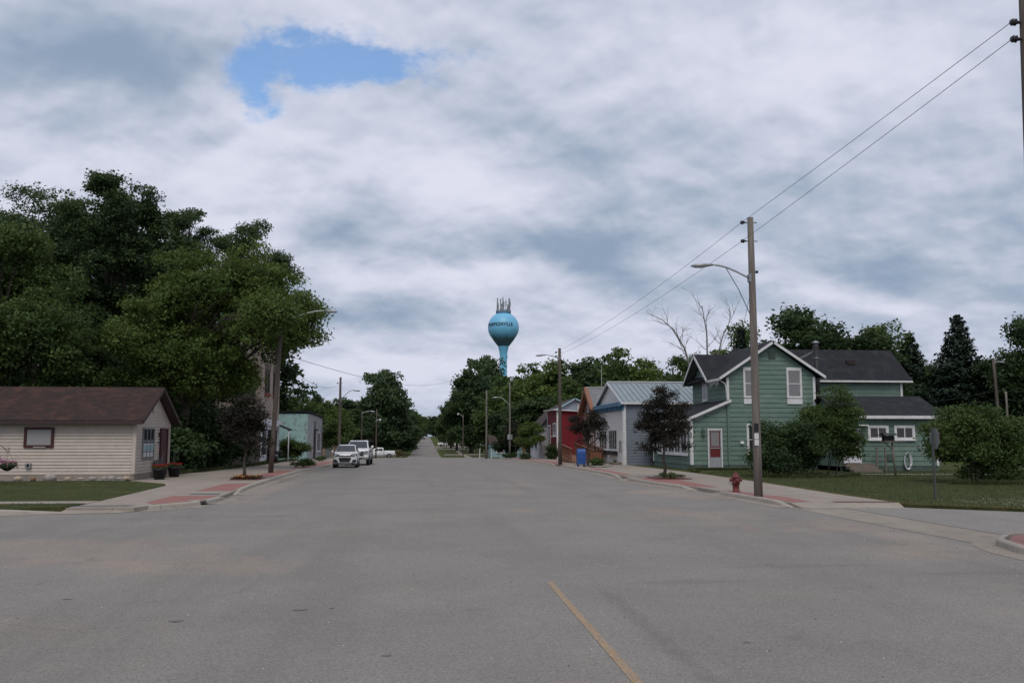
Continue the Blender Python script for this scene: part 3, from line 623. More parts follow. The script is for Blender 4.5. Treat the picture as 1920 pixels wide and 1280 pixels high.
def conifer(name, label, base, h, rad, seed, group=None, dens=1.0, leaf=.42, bare=.06):
    rg = np.random.default_rng(seed); root = thing(name, label, 'tree', base, group); m = MB(); b = np.array(base, float)
    m.tube([(b[0], b[1], b[2] - .1), (b[0], b[1], b[2] + h * .5), (b[0], b[1], b[2] + h * .97)], [h * .018 + .06, h * .011 + .03, .02], 8); P = []; N = []; T = []
    z = h * bare
    while z < h * .985:
        f = z / h; r = rad * (1 - f) ** .82 * rg.uniform(.82, 1.12) + .12; nb = int(5 + 5 * (1 - f)); a0 = rg.uniform(0, 6.28)
        for q in range(nb):
            a = a0 + q * 6.283 / nb + rg.normal() * .2; rr = r * rg.uniform(.72, 1.12); dr = np.array([math.cos(a), math.sin(a), 0]); dz = -.18 * rr + .3 * rr * f
            k_ = max(8, int(rr * 38 * dens)); s = rg.uniform(.08, 1, k_) ** .75; lift = .10 * rr * s ** 3
            side = np.cross(dr, [0, 0, 1]); wd = (.10 + .20 * np.sin(np.clip(s, 0, 1) * math.pi * .85)) * rr
            p = b + [0, 0, z] + dr * (s * rr)[:, None] + side * (rg.normal(size=k_) * wd * .55)[:, None] + np.array([0, 0, 1]) * (dz * s + lift - np.abs(rg.normal(size=k_)) * .22)[:, None]
            P.append(p); N.append(np.array([0, 0, .9]) + dr * .35 + rg.normal(size=(k_, 3)) * .35); T.append(rg.normal(.32 + .25 * s, .14))
            if rr > .8: m.tube([tuple(b + [0, 0, z]), tuple(b + [0, 0, z + dz * .6] + dr * rr * .6), tuple(b + [0, 0, z + dz] + dr * rr * .9)], [.035 + .008 * rr, .025, .008], 4)
        z += h * .017 * rg.uniform(.7, 1.3) + .08
    P = np.concatenate(P); N = np.concatenate(N); T = np.concatenate(T)
    leaf_object('crown', P, N, leaf * rg.uniform(.6, 1.3, len(P)), T, L_spruce, root, asp=.5, seed=seed); m.build('trunk', M_bark, root); return root

def blades(name, label, poly, h, n, mat, seed, length=.09, cat='grass', edge=None, zoff=0.0):
    """upright grass blades scattered over a plan polygon (or strewn along an edge line)"""
    rg = np.random.default_rng(seed); P = []
    if edge is not None:
        e = np.array(edge, float); sl = np.linalg.norm(e[1:] - e[:-1], axis=1); cs = np.r_[0, np.cumsum(sl)]; s = rg.uniform(0, cs[-1], n); i = np.clip(np.searchsorted(cs, s) - 1, 0, len(sl) - 1)
        p = e[i] + (e[i + 1] - e[i]) * ((s - cs[i]) / sl[i])[:, None] + rg.normal(size=(n, 2)) * .05; P = p
    else:
        q = np.array(poly, float); lo, hi = q.min(0), q.max(0); pts = np.zeros((0, 2))
        while len(pts) < n:
            c = rg.uniform(lo, hi, (n * 2, 2)); ins = np.zeros(len(c), bool); j = len(q) - 1
            for i in range(len(q)):
                cr = ((q[i, 1] > c[:, 1]) != (q[j, 1] > c[:, 1])) & (c[:, 0] < (q[j, 0] - q[i, 0]) * (c[:, 1] - q[i, 1]) / (q[j, 1] - q[i, 1] + 1e-12) + q[i, 0]); ins ^= cr; j = i
            pts = np.r_[pts, c[ins]]
        P = pts[:n]
    n = len(P); z = np.interp(P[:, 1], GY, GZ) + h; a = rg.uniform(0, 6.28, n); w = rg.uniform(.006, .014, n) * (length / .08); ln = length * rg.uniform(.5, 1.4, n)
    dx, dy = np.cos(a), np.sin(a); lean = rg.normal(size=(n, 2)) * ln[:, None] * .45
    v = np.empty((n, 3, 3)); v[:, 0] = np.c_[P[:, 0] - dx * w, P[:, 1] - dy * w, z - .01]; v[:, 1] = np.c_[P[:, 0] + dx * w, P[:, 1] + dy * w, z - .01]; v[:, 2] = np.c_[P[:, 0] + lean[:, 0], P[:, 1] + lean[:, 1], z + ln]
    me = bpy.data.meshes.new(name); me.vertices.add(3 * n); me.vertices.foreach_set('co', v.astype(np.float32).ravel()); me.loops.add(3 * n); me.loops.foreach_set('vertex_index', np.arange(3 * n, dtype=np.int32))
    me.polygons.add(n); me.polygons.foreach_set('loop_start', np.arange(0, 3 * n, 3, dtype=np.int32)); me.polygons.foreach_set('loop_total', np.full(n, 3, dtype=np.int32)); me.update(calc_edges=True)
    t = me.attributes.new('tint', 'FLOAT', 'POINT'); t.data.foreach_set('value', np.repeat(np.clip(rg.normal(.45, .25, n), 0, 1), 3).astype(np.float32)); me.materials.append(mat)
    return tag(link(name, me), label, cat, None, 'stuff')

def bush(name, label, base, env, lmat, seed, n_lobe=14, lobe_r=.5, twigs=16, leaves=20, twig_r=.16, leaf=.1, group=None, cat='shrub', stem_r=.05):
    return tree(name, label, base, (base[0], base[1], base[2] + .5 * max(e[2] + e[5] - base[2] for e in env)), stem_r, env, lmat, seed, n_lobe, lobe_r, twigs, leaves, twig_r, leaf, group, None, 6, cat, (.3, .95), 3)

def flowers(name, P, mat, parent, size, seed, lift=.5):
    rg = np.random.default_rng(seed); P = np.array(P); N = np.array([0, -.3, lift]) + rg.normal(size=P.shape) * .6
    return tag(leaf_object(name, P, N, size * rg.uniform(.7, 1.3, len(P)), rg.uniform(0, 1, len(P)), mat, parent, asp=.9, seed=seed), kind='stuff')

# --- the big left trees
tree('light_green_tree', 'large light green tree overhanging the left lamp pole', (-15.5, 58, .1), (-14.5, 58, 8.5), .38,
     [(-13.6, 57, 9.6, 5.6, 4.6, 4.3), (-9.2, 56.5, 10.0, 2.7, 3.2, 2.2), (-16.8, 56.5, 8.0, 3.0, 3.4, 3.4), (-13.9, 56.5, 6.6, 3.0, 3.4, 2.6), (-11.8, 57, 11.9, 3.0, 3, 2.3), (-9.2, 51.4, 8.7, 1.1, .5, 1.4), (-9.2, 51.4, 8.3, 1.0, .5, 1.5), (-9.3, 51.4, 8.7, 1.1, .5, 1.4), (-9.2, 51.4, 8.9, 1.1, .5, 1.2), (-8.3, 55.0, 8.9, 1.5, 1.6, 1.6)], L_light, 11, 150, 1.08, 28, 29, .30, .195, limbs=20, shell=(.45, 1.0))
tree('dark_maple_tree', 'tallest dark dome shaped maple behind the beige house', (-23.4, 66, .1), (-23.2, 66, 15), .42,
     [(-23.2, 66, 15.8, 3.6, 3.6, 5.9), (-23.4, 66, 11.5, 4.3, 4.2, 6.5)], L_maple, 12, 140, .9, 28, 26, .26, .215, limbs=14, shell=(.75, 1.0))
tree('leafy_tree', 'broad mid green tree at the left edge behind the beige roof', (-25.5, 55, .1), (-25.2, 55, 8), .36,
     [(-25.6, 54, 10.0, 4.6, 3.6, 4.6), (-22.6, 54, 7.0, 3.0, 2.8, 3.2), (-29.0, 54, 8.0, 4.4, 3.2, 4.6)], L_mid, 13, 120, 1.2, 28, 27, .32, .205, limbs=14)
tree('leafy_tree', 'tall pale green tree behind and left of the dark maple', (-33.2, 78, .1), (-33, 78, 15), .36, [(-33.0, 78, 19.0, 4.4, 3.8, 4.4), (-33.5, 78, 14, 4.6, 4.2, 5.2)], L_blue, 14, 80, 1.3, 30, 26, .38, .25, limbs=12)
tree('leafy_tree', 'tree cut off by the left edge of the view high above the roof', (-44.6, 88, .1), (-44.5, 88, 18), .36, [(-44.8, 88, 20.5, 4.4, 3.8, 5.2), (-44.6, 88, 13, 5, 4.4, 6)], L_blue, 15, 60, 1.4, 24, 22, .42, .29, limbs=12)
tree('airy_tree', 'airy thin crowned tree just right of the dark maple', (-25.2, 92, .1), (-25, 92, 17), .3, [(-24.4, 92, 22.6, 3.6, 3.0, 3.4), (-25.6, 92, 17.5, 3.8, 3.2, 4.2)], L_blue, 16, 40, .95, 26, 24, .34, .25, limbs=20, shell=(.4, 1.0))
tree('airy_tree', 'airy thin crowned tree above the right shoulder of the light green tree', (-20.2, 100, .1), (-20, 100, 17), .3, [(-20.2, 100, 24.0, 3.2, 3.0, 3.0), (-16.6, 100, 21.0, 2.4, 2.6, 2.2), (-20, 100, 19, 3.8, 3.4, 3.4)], L_blue, 17, 44, .95, 26, 24, .34, .25, limbs=22, shell=(.4, 1.0))
tree('leafy_tree', 'dark tree filling the gap right behind the dark maple', (-26.8, 84, .1), (-26.6, 84, 12), .34, [(-26.6, 84, 17.5, 4.8, 4.0, 5.0), (-22.5, 84, 12, 5, 4, 6), (-29, 84, 11, 5, 4, 7)], L_maple, 18, 110, 1.5, 22, 18, .45, .36, limbs=14)
for i, (x, y, w, hh, lm, lb) in enumerate([(-17.8, 57, 2.6, 4.4, L_maple, 'dark overgrown bush just right of the beige house'), (-14.9, 60.5, 2.2, 4.6, L_maple, 'overgrown bush under the light green tree'), (-13.9, 64.5, 1.6, 4.2, L_maple, 'overgrown bush against the tall tan building'),
                                       (-20.5, 62, 2.8, 5.6, L_maple, 'dark thicket under the dark maple'), (-25.2, 60, 3.0, 5.8, L_mid, 'thicket behind the beige house roof ridge'), (-15.0, 54.2, 1.5, 2.6, L_maple, 'low bush at the back corner of the beige house'), (-30, 59, 3.2, 6, L_maple, 'dark thicket behind the left end of the beige roof'), (-17.6, 64.5, 2.8, 8.6, L_maple, 'tall dark thicket hiding the side wall of the tan building'), (-15.2, 68.0, 1.9, 7.6, L_maple, 'tall dark thicket at the front corner of the tan building')]):
    tree('overgrown_bush', lb, (x, y, .1), (x, y, hh * .5), .08, [(x, y, hh * .45, w, w * .8, hh * .48)], lm, 30 + i, 36, .8, 20, 18, .28, .27, cat='bush', limbs=6, multi=3)
# hidden-behind wall of trees further back so the gaps read dark
for i, (x, y, w, zc, rz) in enumerate([(-40, 74, 6, 8.5, 8), (-31, 96, 6.5, 9, 9), (-22, 112, 7, 10, 9.5), (-47, 104, 7, 10, 10)]):
    tree('leafy_tree', ['dark tree deep behind the left edge tree', 'dark tree deep behind the dark maple', 'dark tree deep behind the tall tan building', 'dark tree furthest back at the left edge'][i], (x, y, .1), (x, y, zc), .35, [(x, y, zc, w, w * .8, rz)], L_maple, 50 + i, 60, 1.9, 18, 13, .6, .7, limbs=8)

# --- purple leaved street trees
def purple(label, x, y, zb, z0, z1, r, seed, n):
    h = z1 - z0
    return tree('purple_tree', label, (x, y, zb), (x, y, z0 + h * .45), .085, [(x, y, z0 + h * .36, r, r, h * .36), (x - .1, y, z0 + h * .62, r * .70, r * .70, h * .36), (x + .5 * r, y, z0 + h * .6, r * .45, r * .45, h * .28), (x - .55 * r, y, z0 + h * .58, r * .4, r * .4, h * .26)], L_purple, seed, n, .30, 18, 13, .15, .10, 'purple leaved street trees', limbs=18, shell=(.3, 1.0), up=.3)
purple('dark purple leaved street tree in front of the green house', 12.0, 43.8, .14, 1.2, 5.0, 1.55, 61, 62)
purple('dark purple leaved street tree beside the blue mailbox', 11.95, 64.5, .13, 1.4, 4.25, 1.45, 62, 40)
purple('dark purple leaved street tree beside the left lamp pole', -8.8, 44.7, .13, 1.05, 4.6, 1.35, 63, 58)
purple('dark reddish tree behind the far right poles', 13.4, 131, -.8, .2, 4.6, 2.4, 64, 44)

# --- shrubs at the green house
bush('lilac_bush', 'big dark bush behind the right lamp pole', (19.6, 45.6, .14), [(19.4, 45.6, 1.75, 2.15, 1.7, 1.75), (18.3, 45.4, 1.3, 1.2, 1.2, 1.3), (20.8, 45.6, 1.6, 1.3, 1.3, 1.6)], L_maple, 71, 52, .55, 30, 24, .2, .12)
bush('lilac_bush', 'taller rounded green bush right of the dark bush', (22.4, 47.2, .14), [(22.3, 47.2, 2.9, 1.75, 1.6, 2.0), (23.0, 47.0, 2.4, 1.2, 1.2, 1.3)], L_shrub, 72, 46, .55, 28, 24, .2, .13)
bush('lilac_bush', 'very large rounded shrub at the right edge of the lawn', (25.1, 38.2, .14), [(25.0, 38.2, 2.2, 2.0, 1.8, 2.0), (24.2, 38.1, 2.0, 1.3, 1.3, 1.5), (26.2, 38.3, 1.5, 1.4, 1.3, 1.5)], L_shrub, 73, 62, .55, 32, 26, .2, .12)
bush('lilac_bush', 'low shrub behind the large shrub at the right edge', (30.0, 42.0, .14), [(30.0, 42, 1.6, 1.9, 1.6, 1.6)], L_mid, 74, 26, .55, 22, 22, .2, .13)
bush('shrub', 'dark shrub between the white shop and the green house', (17.6, 65.3, .1), [(17.6, 65.2, 1.3, 1.0, .55, 1.5)], L_maple, 75, 18, .4, 20, 20, .18, .13)
bush('shrub', 'rounded shrub in front of the teal block building', (-13.6, 91, .0), [(-13.4, 91, .9, 1.7, 1.3, 1.15)], L_shrub, 76, 26, .45, 22, 22, .18, .15)
bush('shrub', 'reddish flowering shrub at the foot of the tan building', (-12.9, 75, .05), [(-12.6, 75, .6, .7, .7, .65)], L_purple, 77, 10, .3, 16, 16, .12, .12)
bush('shrub', 'low green bed plant on the left kerb before the parked car', (-8.35, 61.8, .13), [(-8.35, 61.8, .32, .95, .8, .38)], L_shrub, 78, 14, .25, 16, 16, .12, .1)
bush('shrub', 'small green plant at the foot of the tree by the mailbox', (11.6, 60.2, .13), [(11.7, 60.0, .38, .5, .5, .42)], L_shrub, 79, 10, .2, 14, 16, .1, .09)
bush('shrub', 'rounded kerb shrub in front of the far street lamp pole', (10.7, 93, -.25), [(10.6, 93, .1, .7, .6, .55)], L_maple, 80, 10, .25, 14, 14, .12, .12)
bush('shrub', 'low kerb shrub furthest along the right pavement', (10.0, 104, -.3), [(9.9, 104, -.05, .75, .6, .5)], L_maple, 81, 10, .25, 14, 14, .12, .13)
bush('shrub', 'dark shrub at the corner of the red shop', (13.1, 90.2, -.15), [(13.0, 90.3, .75, .7, .6, 1.05)], L_maple, 82, 14, .3, 16, 16, .14, .13)
bush('shrub', 'tall grassy clump beside the white pickup at the crossing', (-4.6, 172, -1.6), [(-4.8, 172, -1.0, .9, .8, .8)], L_dry, 83, 10, .3, 14, 16, .16, .2)
# bed plants under the right purple tree
bush('shrub', 'low green bed plants under the purple tree by the green house', (12.1, 43.2, .13), [(12.0, 42.9, .2, 1.05, .5, .18)], L_shrub, 84, 16, .14, 14, 16, .08, .07)

# --- young street tree and the mid-distance wood
tree('young_tree', 'young bright green tree beside the red shop', (11.6, 98, -.3), (11.6, 98, 2.2), .07, [(11.6, 98, 2.35, 1.55, 1.4, 1.9)], L_light, 91, 26, .45, 20, 18, .2, .17, limbs=10)
tree('young_tree', 'young green tree behind the two white parked cars', (-10.4, 112, -.4), (-10.4, 112, 2.2), .08, [(-10.3, 112, 2.2, 2.4, 1.8, 2.2), (-11.4, 112, 2.8, 1.5, 1.3, 1.7)], L_mid, 92, 34, .55, 22, 20, .24, .2, limbs=10)
tree('reddish_young_tree', 'small reddish tree behind the pickup at the crossing', (-10.1, 173, -1.7), (-10.1, 173, .4), .06, [(-10.0, 173, .5, 1.1, 1.0, 1.9)], L_purple, 93, 16, .4, 16, 14, .18, .2, limbs=6)
PROT = []
for i, (lm, env, lr) in enumerate([(L_mid, [(0, 0, .60, .95, .95, .42), (.35, 0, .45, .7, .7, .33), (-.4, .2, .42, .65, .7, .30)], .20), (L_maple, [(0, 0, .62, .85, .85, .40), (-.3, .1, .40, .85, .8, .34), (.4, -.1, .50, .6, .7, .3)], .19),
                               (L_light, [(0, 0, .58, 1.0, .95, .40), (.2, .3, .36, .85, .8, .28)], .20), (L_blue, [(0, 0, .66, .8, .8, .36), (.1, .1, .38, .95, .9, .34)], .19)]):
    # unit tree: height 10, crown half width about 4
    e = [(a * 4, b * 4, c * 10, d * 3.6, f * 3.6, g * 10) for a, b, c, d, f, g in env]
    PROT.append(tree('wood_tree', 'prototype', (0, 0, 0), (0, 0, 5.5), .28, e, lm, 100 + i, 105, .95, 22, 15, .34, .40, limbs=10, shell=(.35, 1.0)))
for i, (lm, env) in enumerate([(L_mid, [(0, 0, .60, .95, .95, .42), (.35, 0, .45, .7, .7, .33), (-.4, .2, .42, .65, .7, .30)]), (L_maple, [(0, 0, .62, .85, .85, .40), (-.3, .1, .40, .85, .8, .34), (.4, -.1, .50, .6, .7, .3)])]):
    e = [(a * 4, b * 4, c * 10, d * 3.6, f * 3.6, g * 10) for a, b, c, d, f, g in env]
    PROT.append(tree('wood_tree', 'prototype', (0, 0, 0), (0, 0, 5.5), .24, e, lm, 110 + i, 130, .85, 24, 16, .28, .24, limbs=14, shell=(.35, 1.0)))
used = set()
def wood(kind, x, y, top, hw, label, group=None, rz=None):
    z0 = gz(y) - .05; s = (hw / 3.7, hw / 3.7, (top - z0) / (10.2 if kind > 3 else 9.6)); rz = rnd.uniform(0, 6.28) if rz is None else rz; p = PROT[kind]
    if kind not in used:
        used.add(kind); p.location = (x, y, z0); p.rotation_euler = (0, 0, rz); p.scale = s; p['label'] = label
        if group: p['group'] = group
        return p
    return dup(p, (x, y, z0), rz, s, label, group)
GR = 'trees of the wood right of the far road'; ORD = ['first', 'second', 'third', 'fourth', 'fifth', 'sixth', 'seventh', 'eighth', 'ninth', 'tenth', 'eleventh', 'twelfth', 'thirteenth', 'fourteenth', 'fifteenth', 'sixteenth', 'seventeenth', 'eighteenth', 'nineteenth', 'twentieth', 'twenty-first', 'twenty-second']
RW = [(1, 7.6, 262, 11.5, 3.6), (0, 8.3, 236, 14.2, 4.4), (1, 11.2, 215, 18.3, 5.8), (0, 15.6, 186, 11.8, 5.6), (3, 18.6, 265, 25.0, 7.6), (1, 14.9, 152, 7.2, 4.2), (1, 18.4, 143, 8.6, 4.8), (0, 22.8, 200, 17.5, 7.0), (2, 23.0, 170, 16.6, 6.5), (0, 24.3, 150, 11.4, 4.4), (1, 26.8, 136, 8.0, 4.6), (3, 30.4, 165, 16.0, 6.0), (0, 31.3, 140, 15.4, 4.6), (1, 34.5, 122, 9.5, 4.8), (2, 36.0, 138, 14.4, 5.6), (3, 38.8, 190, 17.0, 6), (0, 36.4, 120, 11.9, 4.2), (1, 28.0, 118, 7.2, 4.0), (1, 20.5, 128, 5.6, 3.6), (0, 44.5, 132, 14.5, 5.5)]
for i, (kd, x, y, tp, hw) in enumerate(sorted(RW, key=lambda r: r[1] / r[2])): wood(kd, x, y, tp, hw * 1.05, 'leafy tree in the wood right of the far road, %s from the road' % ORD[i], GR)
wood(3, -8.6, 190, 15.4, 6.0, 'tall rounded tree left of the far road, standing alone against the sky')
wood(1, -6.8, 207, 9.4, 5.0, 'dark low tree beside the tall rounded tree left of the road')
for i, (kd, x, y, tp, hw) in enumerate([(0, -24.2, 160, 10.2, 4.0), (1, -21.2, 178, 10.4, 3.2), (0, -18.4, 140, 7.0, 3.6), (2, -17.2, 158, 8.2, 3.9), (1, -13.6, 172, 7.4, 4.2), (0, -9.8, 190, 6.0, 3.4), (1, -27, 150, 9.5, 4.6), (1, -12.2, 196, 8.5, 4.8), (3, -17.5, 196, 10, 5)]):
    wood(kd, x, y, tp, hw, 'leafy tree in the row between teal building and far road, %s' % ['second from the left', 'third from the left', 'fourth from the left', 'fifth from the left', 'seventh from the left', 'rightmost', 'leftmost', 'eighth from the left', 'sixth from the left'][i], 'trees behind the parked cars')
FAR = [(-5.2, 232, 8.0, 4.2), (-5.4, 262, 10, 4.4), (-5.0, 290, 10.5, 4.4), (-5.2, 330, 11.5, 4.6), (-6.0, 380, 13, 5), (7.2, 300, 9.5, 3.6), (7.0, 345, 10, 4.0), (6.8, 390, 10.5, 4.2), (-4.8, 450, 13, 4.6), (5.6, 470, 13.2, 4.6), (-4.0, 560, 13.5, 4.8), (5.0, 560, 13, 4.8), (-9.5, 300, 12, 5), (12.0, 330, 13, 6), (-10, 400, 14, 6), (12, 420, 15, 6), (1.2, 640, 16.5, 8), (-9, 620, 17.5, 7), (10, 620, 17, 7), (-22, 600, 18, 8), (23, 600, 18, 8), (-5, 680, 19, 8), (16, 500, 15, 7), (-16, 480, 15, 7)]
NL = NR = 0
for i, (x, y, tp, hw) in enumerate(FAR):
    if x < 0: NL += 1; lb = 'distant tree lining the left side of the far road, %s in depth' % ORD[NL - 1]
    else: NR += 1; lb = 'distant tree lining the right side of the far road, %s in depth' % ORD[NR - 1]
    wood(i % 2 if i % 5 else 3, x, y, tp, hw, lb, 'trees lining the far road')
# --- trees behind the green house
for i, (kd, x, y, tp, hw, lb) in enumerate([(1, 39.0, 88, 16.0, 6.8, 'large dark rounded tree behind the ridge of the green house'), (0, 35.6, 97, 14.8, 5.0, 'tree behind the gable peak of the green house'), (1, 43.2, 85, 13.2, 5.0, 'dark tree right of the large rounded tree behind the green roof'), (0, 50.6, 94, 14.6, 6.0, 'rounded mid green tree left of the tall spruce'), (1, 60.0, 82, 14.6, 5.0, 'dark tree cut off by the right edge of the view'),
                                       (1, 47.0, 100, 12.4, 4.5, 'low dark tree behind the right wing of the green house'), (1, 66, 96, 10.5, 5, 'dark tree low at the right edge behind the pole'), (0, 30.0, 100, 11.6, 4.2, 'green tree behind the bare dead tree'), (1, 63, 108, 12, 6, 'dark tree furthest back at the right edge'), (1, 56, 104, 11.5, 6, 'dark tree behind the tall spruce')]):
    wood(4 + kd % 2, x, y, tp, hw, lb)
conifer('spruce_tree', 'tall spruce with drooping tiers right of the green house', (55.0, 86, .1), 15.0, 6.0, 121)
conifer('spruce_tree', 'spruce just left of the tall spruce', (53.2, 92, .1), 13.8, 4.8, 122)
conifer('spruce_tree', 'shorter dark spruce left of the small bare pole', (60.6, 88, .1), 10.4, 5.0, 123)
conifer('spruce_tree', 'dark spruce behind the right end of the wing roof', (48.6, 84, .1), 11.6, 4.2, 124)
conifer('spruce_tree', 'spruce top rising behind the ridge beside the chimney pipe', (34.0, 92, .1), 14.2, 3.2, 125)
conifer('spruce_tree', 'low dark spruce at the far right behind the large shrub', (66.5, 90, .1), 9.5, 3.6, 126)

def dead_tree():
    rg = np.random.default_rng(5); root = thing('dead_tree', 'bare dead tree with pale branches behind the green house', 'tree', (25.0, 78, .1)); m = MB()
    def grow(p, d, L, r, lev):
        n = 4; pts = [p]; rad = [r]; q = np.array(p, float); dd = np.array(d, float)
        for i in range(n):
            dd = dd + rg.normal(size=3) * .16 + np.array([0, 0, .05]); dd /= np.linalg.norm(dd); q = q + dd * L / n; pts.append(tuple(q)); rad.append(r * (1 - .55 * (i + 1) / n))
        m.tube(pts, rad, 6 if lev < 2 else 4)
        if lev >= 5: return
        for j in range([3, 4, 4, 4, 3][lev]):
            f = rg.integers(1, n + 1) if j else n; nd = dd + rg.normal(size=3) * np.array([.75, .4, .45]); nd /= np.linalg.norm(nd); grow(pts[f], nd, L * rg.uniform(.5, .72), rad[f] * rg.uniform(.55, .8), lev + 1)
    for main, r0 in (([(25, 78, -.1), (24.6, 78, 5), (24.0, 78, 8.3), (23.5, 78, 10.2), (22.4, 78, 12.0), (21.4, 78, 12.9)], .15), ([(25.2, 78, -.1), (25.6, 78, 6), (25.6, 78, 8.3), (25.6, 78, 11.7), (25.2, 78, 14.2)], .14), ([(25.3, 78, -.1), (26.0, 78, 6), (26.2, 78, 8.3), (27.1, 78, 11.4), (28.3, 78, 13.7)], .12)):
        m.tube(main, [r0 * (1 - .75 * i / (len(main) - 1)) for i in range(len(main))], 7)
        for i in range(2, len(main)):
            d = np.array(main[i]) - np.array(main[i - 1]); d = d / np.linalg.norm(d)
            for q in range(3): nd = d + rg.normal(size=3) * np.array([.55, .3, .3]); nd[2] = abs(nd[2]); nd /= np.linalg.norm(nd); f = rg.uniform(.2, 1); p = np.array(main[i - 1]) * (1 - f) + np.array(main[i]) * f; grow(tuple(p), nd, rg.uniform(1.2, 2.3), .03, 3)
    m.build('branches', M_dead, root)
dead_tree()

# --- grass
blades('grass', 'short mown grass blades on the left lawn', LAWN_L, .148, 26000, L_grassb, 1, .045)
blades('grass', 'short grass blades on the left verge', VERGE_L, .146, 9000, L_grassb, 2, .05)
blades('grass', 'grass blades on the right lawn', [(32, 24.2), (17.3, 24.5), (15.3, 26.1), (14.85, 26.7), (14.9, 31.2), (15.4, 39.7), (15.7, 49.4), (18.5, 54), (34, 54)], .093, 60000, L_grassb, 3, .065)
blades('dry_grass', 'dry straw coloured blades along the right lawn edge', None, .095, 5000, L_dry, 4, .07, edge=[(17.3, 24.45), (15.3, 26.05), (14.85, 26.7), (14.88, 31.2), (15.4, 39.7), (15.65, 49.4)])
blades('weeds', 'taller weeds at the foot of the green house and bushes', None, .095, 4500, L_grassb, 5, .16, edge=[(15.7, 50), (16.6, 54.6), (17.0, 54.9), (21.6, 54.9)])
blades('weeds', 'taller weeds under the two bushes left of the white side door', None, .095, 3000, L_grassb, 8, .15, edge=[(17.6, 44.4), (19.5, 43.9), (21.6, 44.4), (23.4, 46)])
blades('weeds', 'taller weeds under the very large shrub at the right', None, .095, 2500, L_grassb, 9, .14, edge=[(23.2, 37.4), (25, 36.5), (27, 37)])
blades('weeds', 'weeds along the left pavement behind the beige house', None, .11, 5000, L_grassb, 6, .2, edge=[(-13.7, 51), (-12.6, 60), (-12.7, 70), (-12.7, 90)])
blades('clover', 'white clover flowers dotted on the right lawn', [(17.5, 24.9), (23, 25.0), (22, 28.5), (16.8, 28)], .12, 700, L_whitef, 7, .035)

# ------------------------------------------------------------------ building helpers
class WF:
    """a vertical wall plane: origin, direction of u, outward normal"""
    def __init__(s, p0, p1):
        s.o = Vector((p0[0], p0[1], 0)); d = Vector((p1[0] - p0[0], p1[1] - p0[1], 0)); s.len = d.length; s.u = d.normalized(); s.n = Vector((s.u.y, -s.u.x, 0)); s.lift = 0.0
    def pt(s, u, z, off=0.0): return s.o + s.u * u + s.n * (off + (s.lift if off > .012 else 0)) + Vector((0, 0, z))
    def box(s, m, u0, u1, z0, z1, o0, o1, mi=0):
        return m.hexa([s.pt(u0, z0, o0), s.pt(u0, z0, o1), s.pt(u1, z0, o1), s.pt(u1, z0, o0)], [s.pt(u0, z1, o0), s.pt(u0, z1, o1), s.pt(u1, z1, o1), s.pt(u1, z1, o0)], mi)
    def quad(s, m, u0, u1, z0, z1, off, mi=0): return m.add([s.pt(u0, z0, off), s.pt(u1, z0, off), s.pt(u1, z1, off), s.pt(u0, z1, off)], [(0, 1, 2, 3)], mi)

def siding(parent, wf, poly, pitch, mat, each=True, name='siding_board', lap=.038, z0=None):
    wf.lift = 0.0; zs = [p[1] for p in poly]; zb = min(zs) if z0 is None else z0; m = MB(); root = parent
    while zb < max(zs) - .01:
        q = clip_half(clip_half(list(poly), 1, zb, True), 1, zb + pitch, False)
        q2 = []
        for p in q:
            if not q2 or (abs(p[0] - q2[-1][0]) + abs(p[1] - q2[-1][1])) > 1e-4: q2.append(p)
        if len(q2) > 2 and (abs(q2[0][0] - q2[-1][0]) + abs(q2[0][1] - q2[-1][1])) < 1e-4: q2.pop()
        if len(q2) >= 3:
            j = rnd.uniform(-.002, .003); n = len(q2)
            fr = [wf.pt(u, z, .004 + (lap + j) * (1 - .88 * (z - zb) / pitch)) for u, z in q2]; bk = [wf.pt(u, z, 0.0) for u, z in q2]
            m.add(fr + bk, [list(range(n))] + [(i, (i + 1) % n, n + (i + 1) % n, n + i) for i in range(n)])
            if each: m.build(name, mat, root); m = MB()
        zb += pitch
    wf.lift = lap
    if not each: tag(m.build('siding', mat, root), kind='stuff')

def roof_slab(name, parent, a, b, c, d, th, mat):
    """a-b eave, c-d ridge (c above b); top face given, thickness downwards"""
    A, B, C, D = [Vector(p) for p in (a, b, c, d)]; n = (B - A).cross(D - A).normalized()
    if n.z < 0: n = -n
    m = MB(); lo = [p - n * th for p in (A, B, C, D)]; m.hexa(lo, [A, B, C, D]); ob = m.build(name, mat, parent)
    uvl = ob.data.uv_layers.new(name='UVMap'); e = (B - A).normalized(); s = n.cross(e); o = ORG.get(parent.name, Vector())
    for lp in ob.data.loops:
        p = ob.data.vertices[lp.vertex_index].co + o - A; uvl.data[lp.index].uv = (p.dot(e), p.dot(s))
    return ob

def bar(m, a, b, w, h, mi=0, up=Vector((0, 0, 1))):
    """rectangular bar from a to b, w wide sideways, h tall, hung below the line"""
    a, b = Vector(a), Vector(b); d = (b - a).normalized(); sd = d.cross(up).normalized() * w / 2; uu = sd.cross(d).normalized() * h
    if uu.z > 0: uu = -uu
    return m.hexa([a - sd + uu, a + sd + uu, b + sd + uu, b - sd + uu], [a - sd, a + sd, b + sd, b - sd], mi)

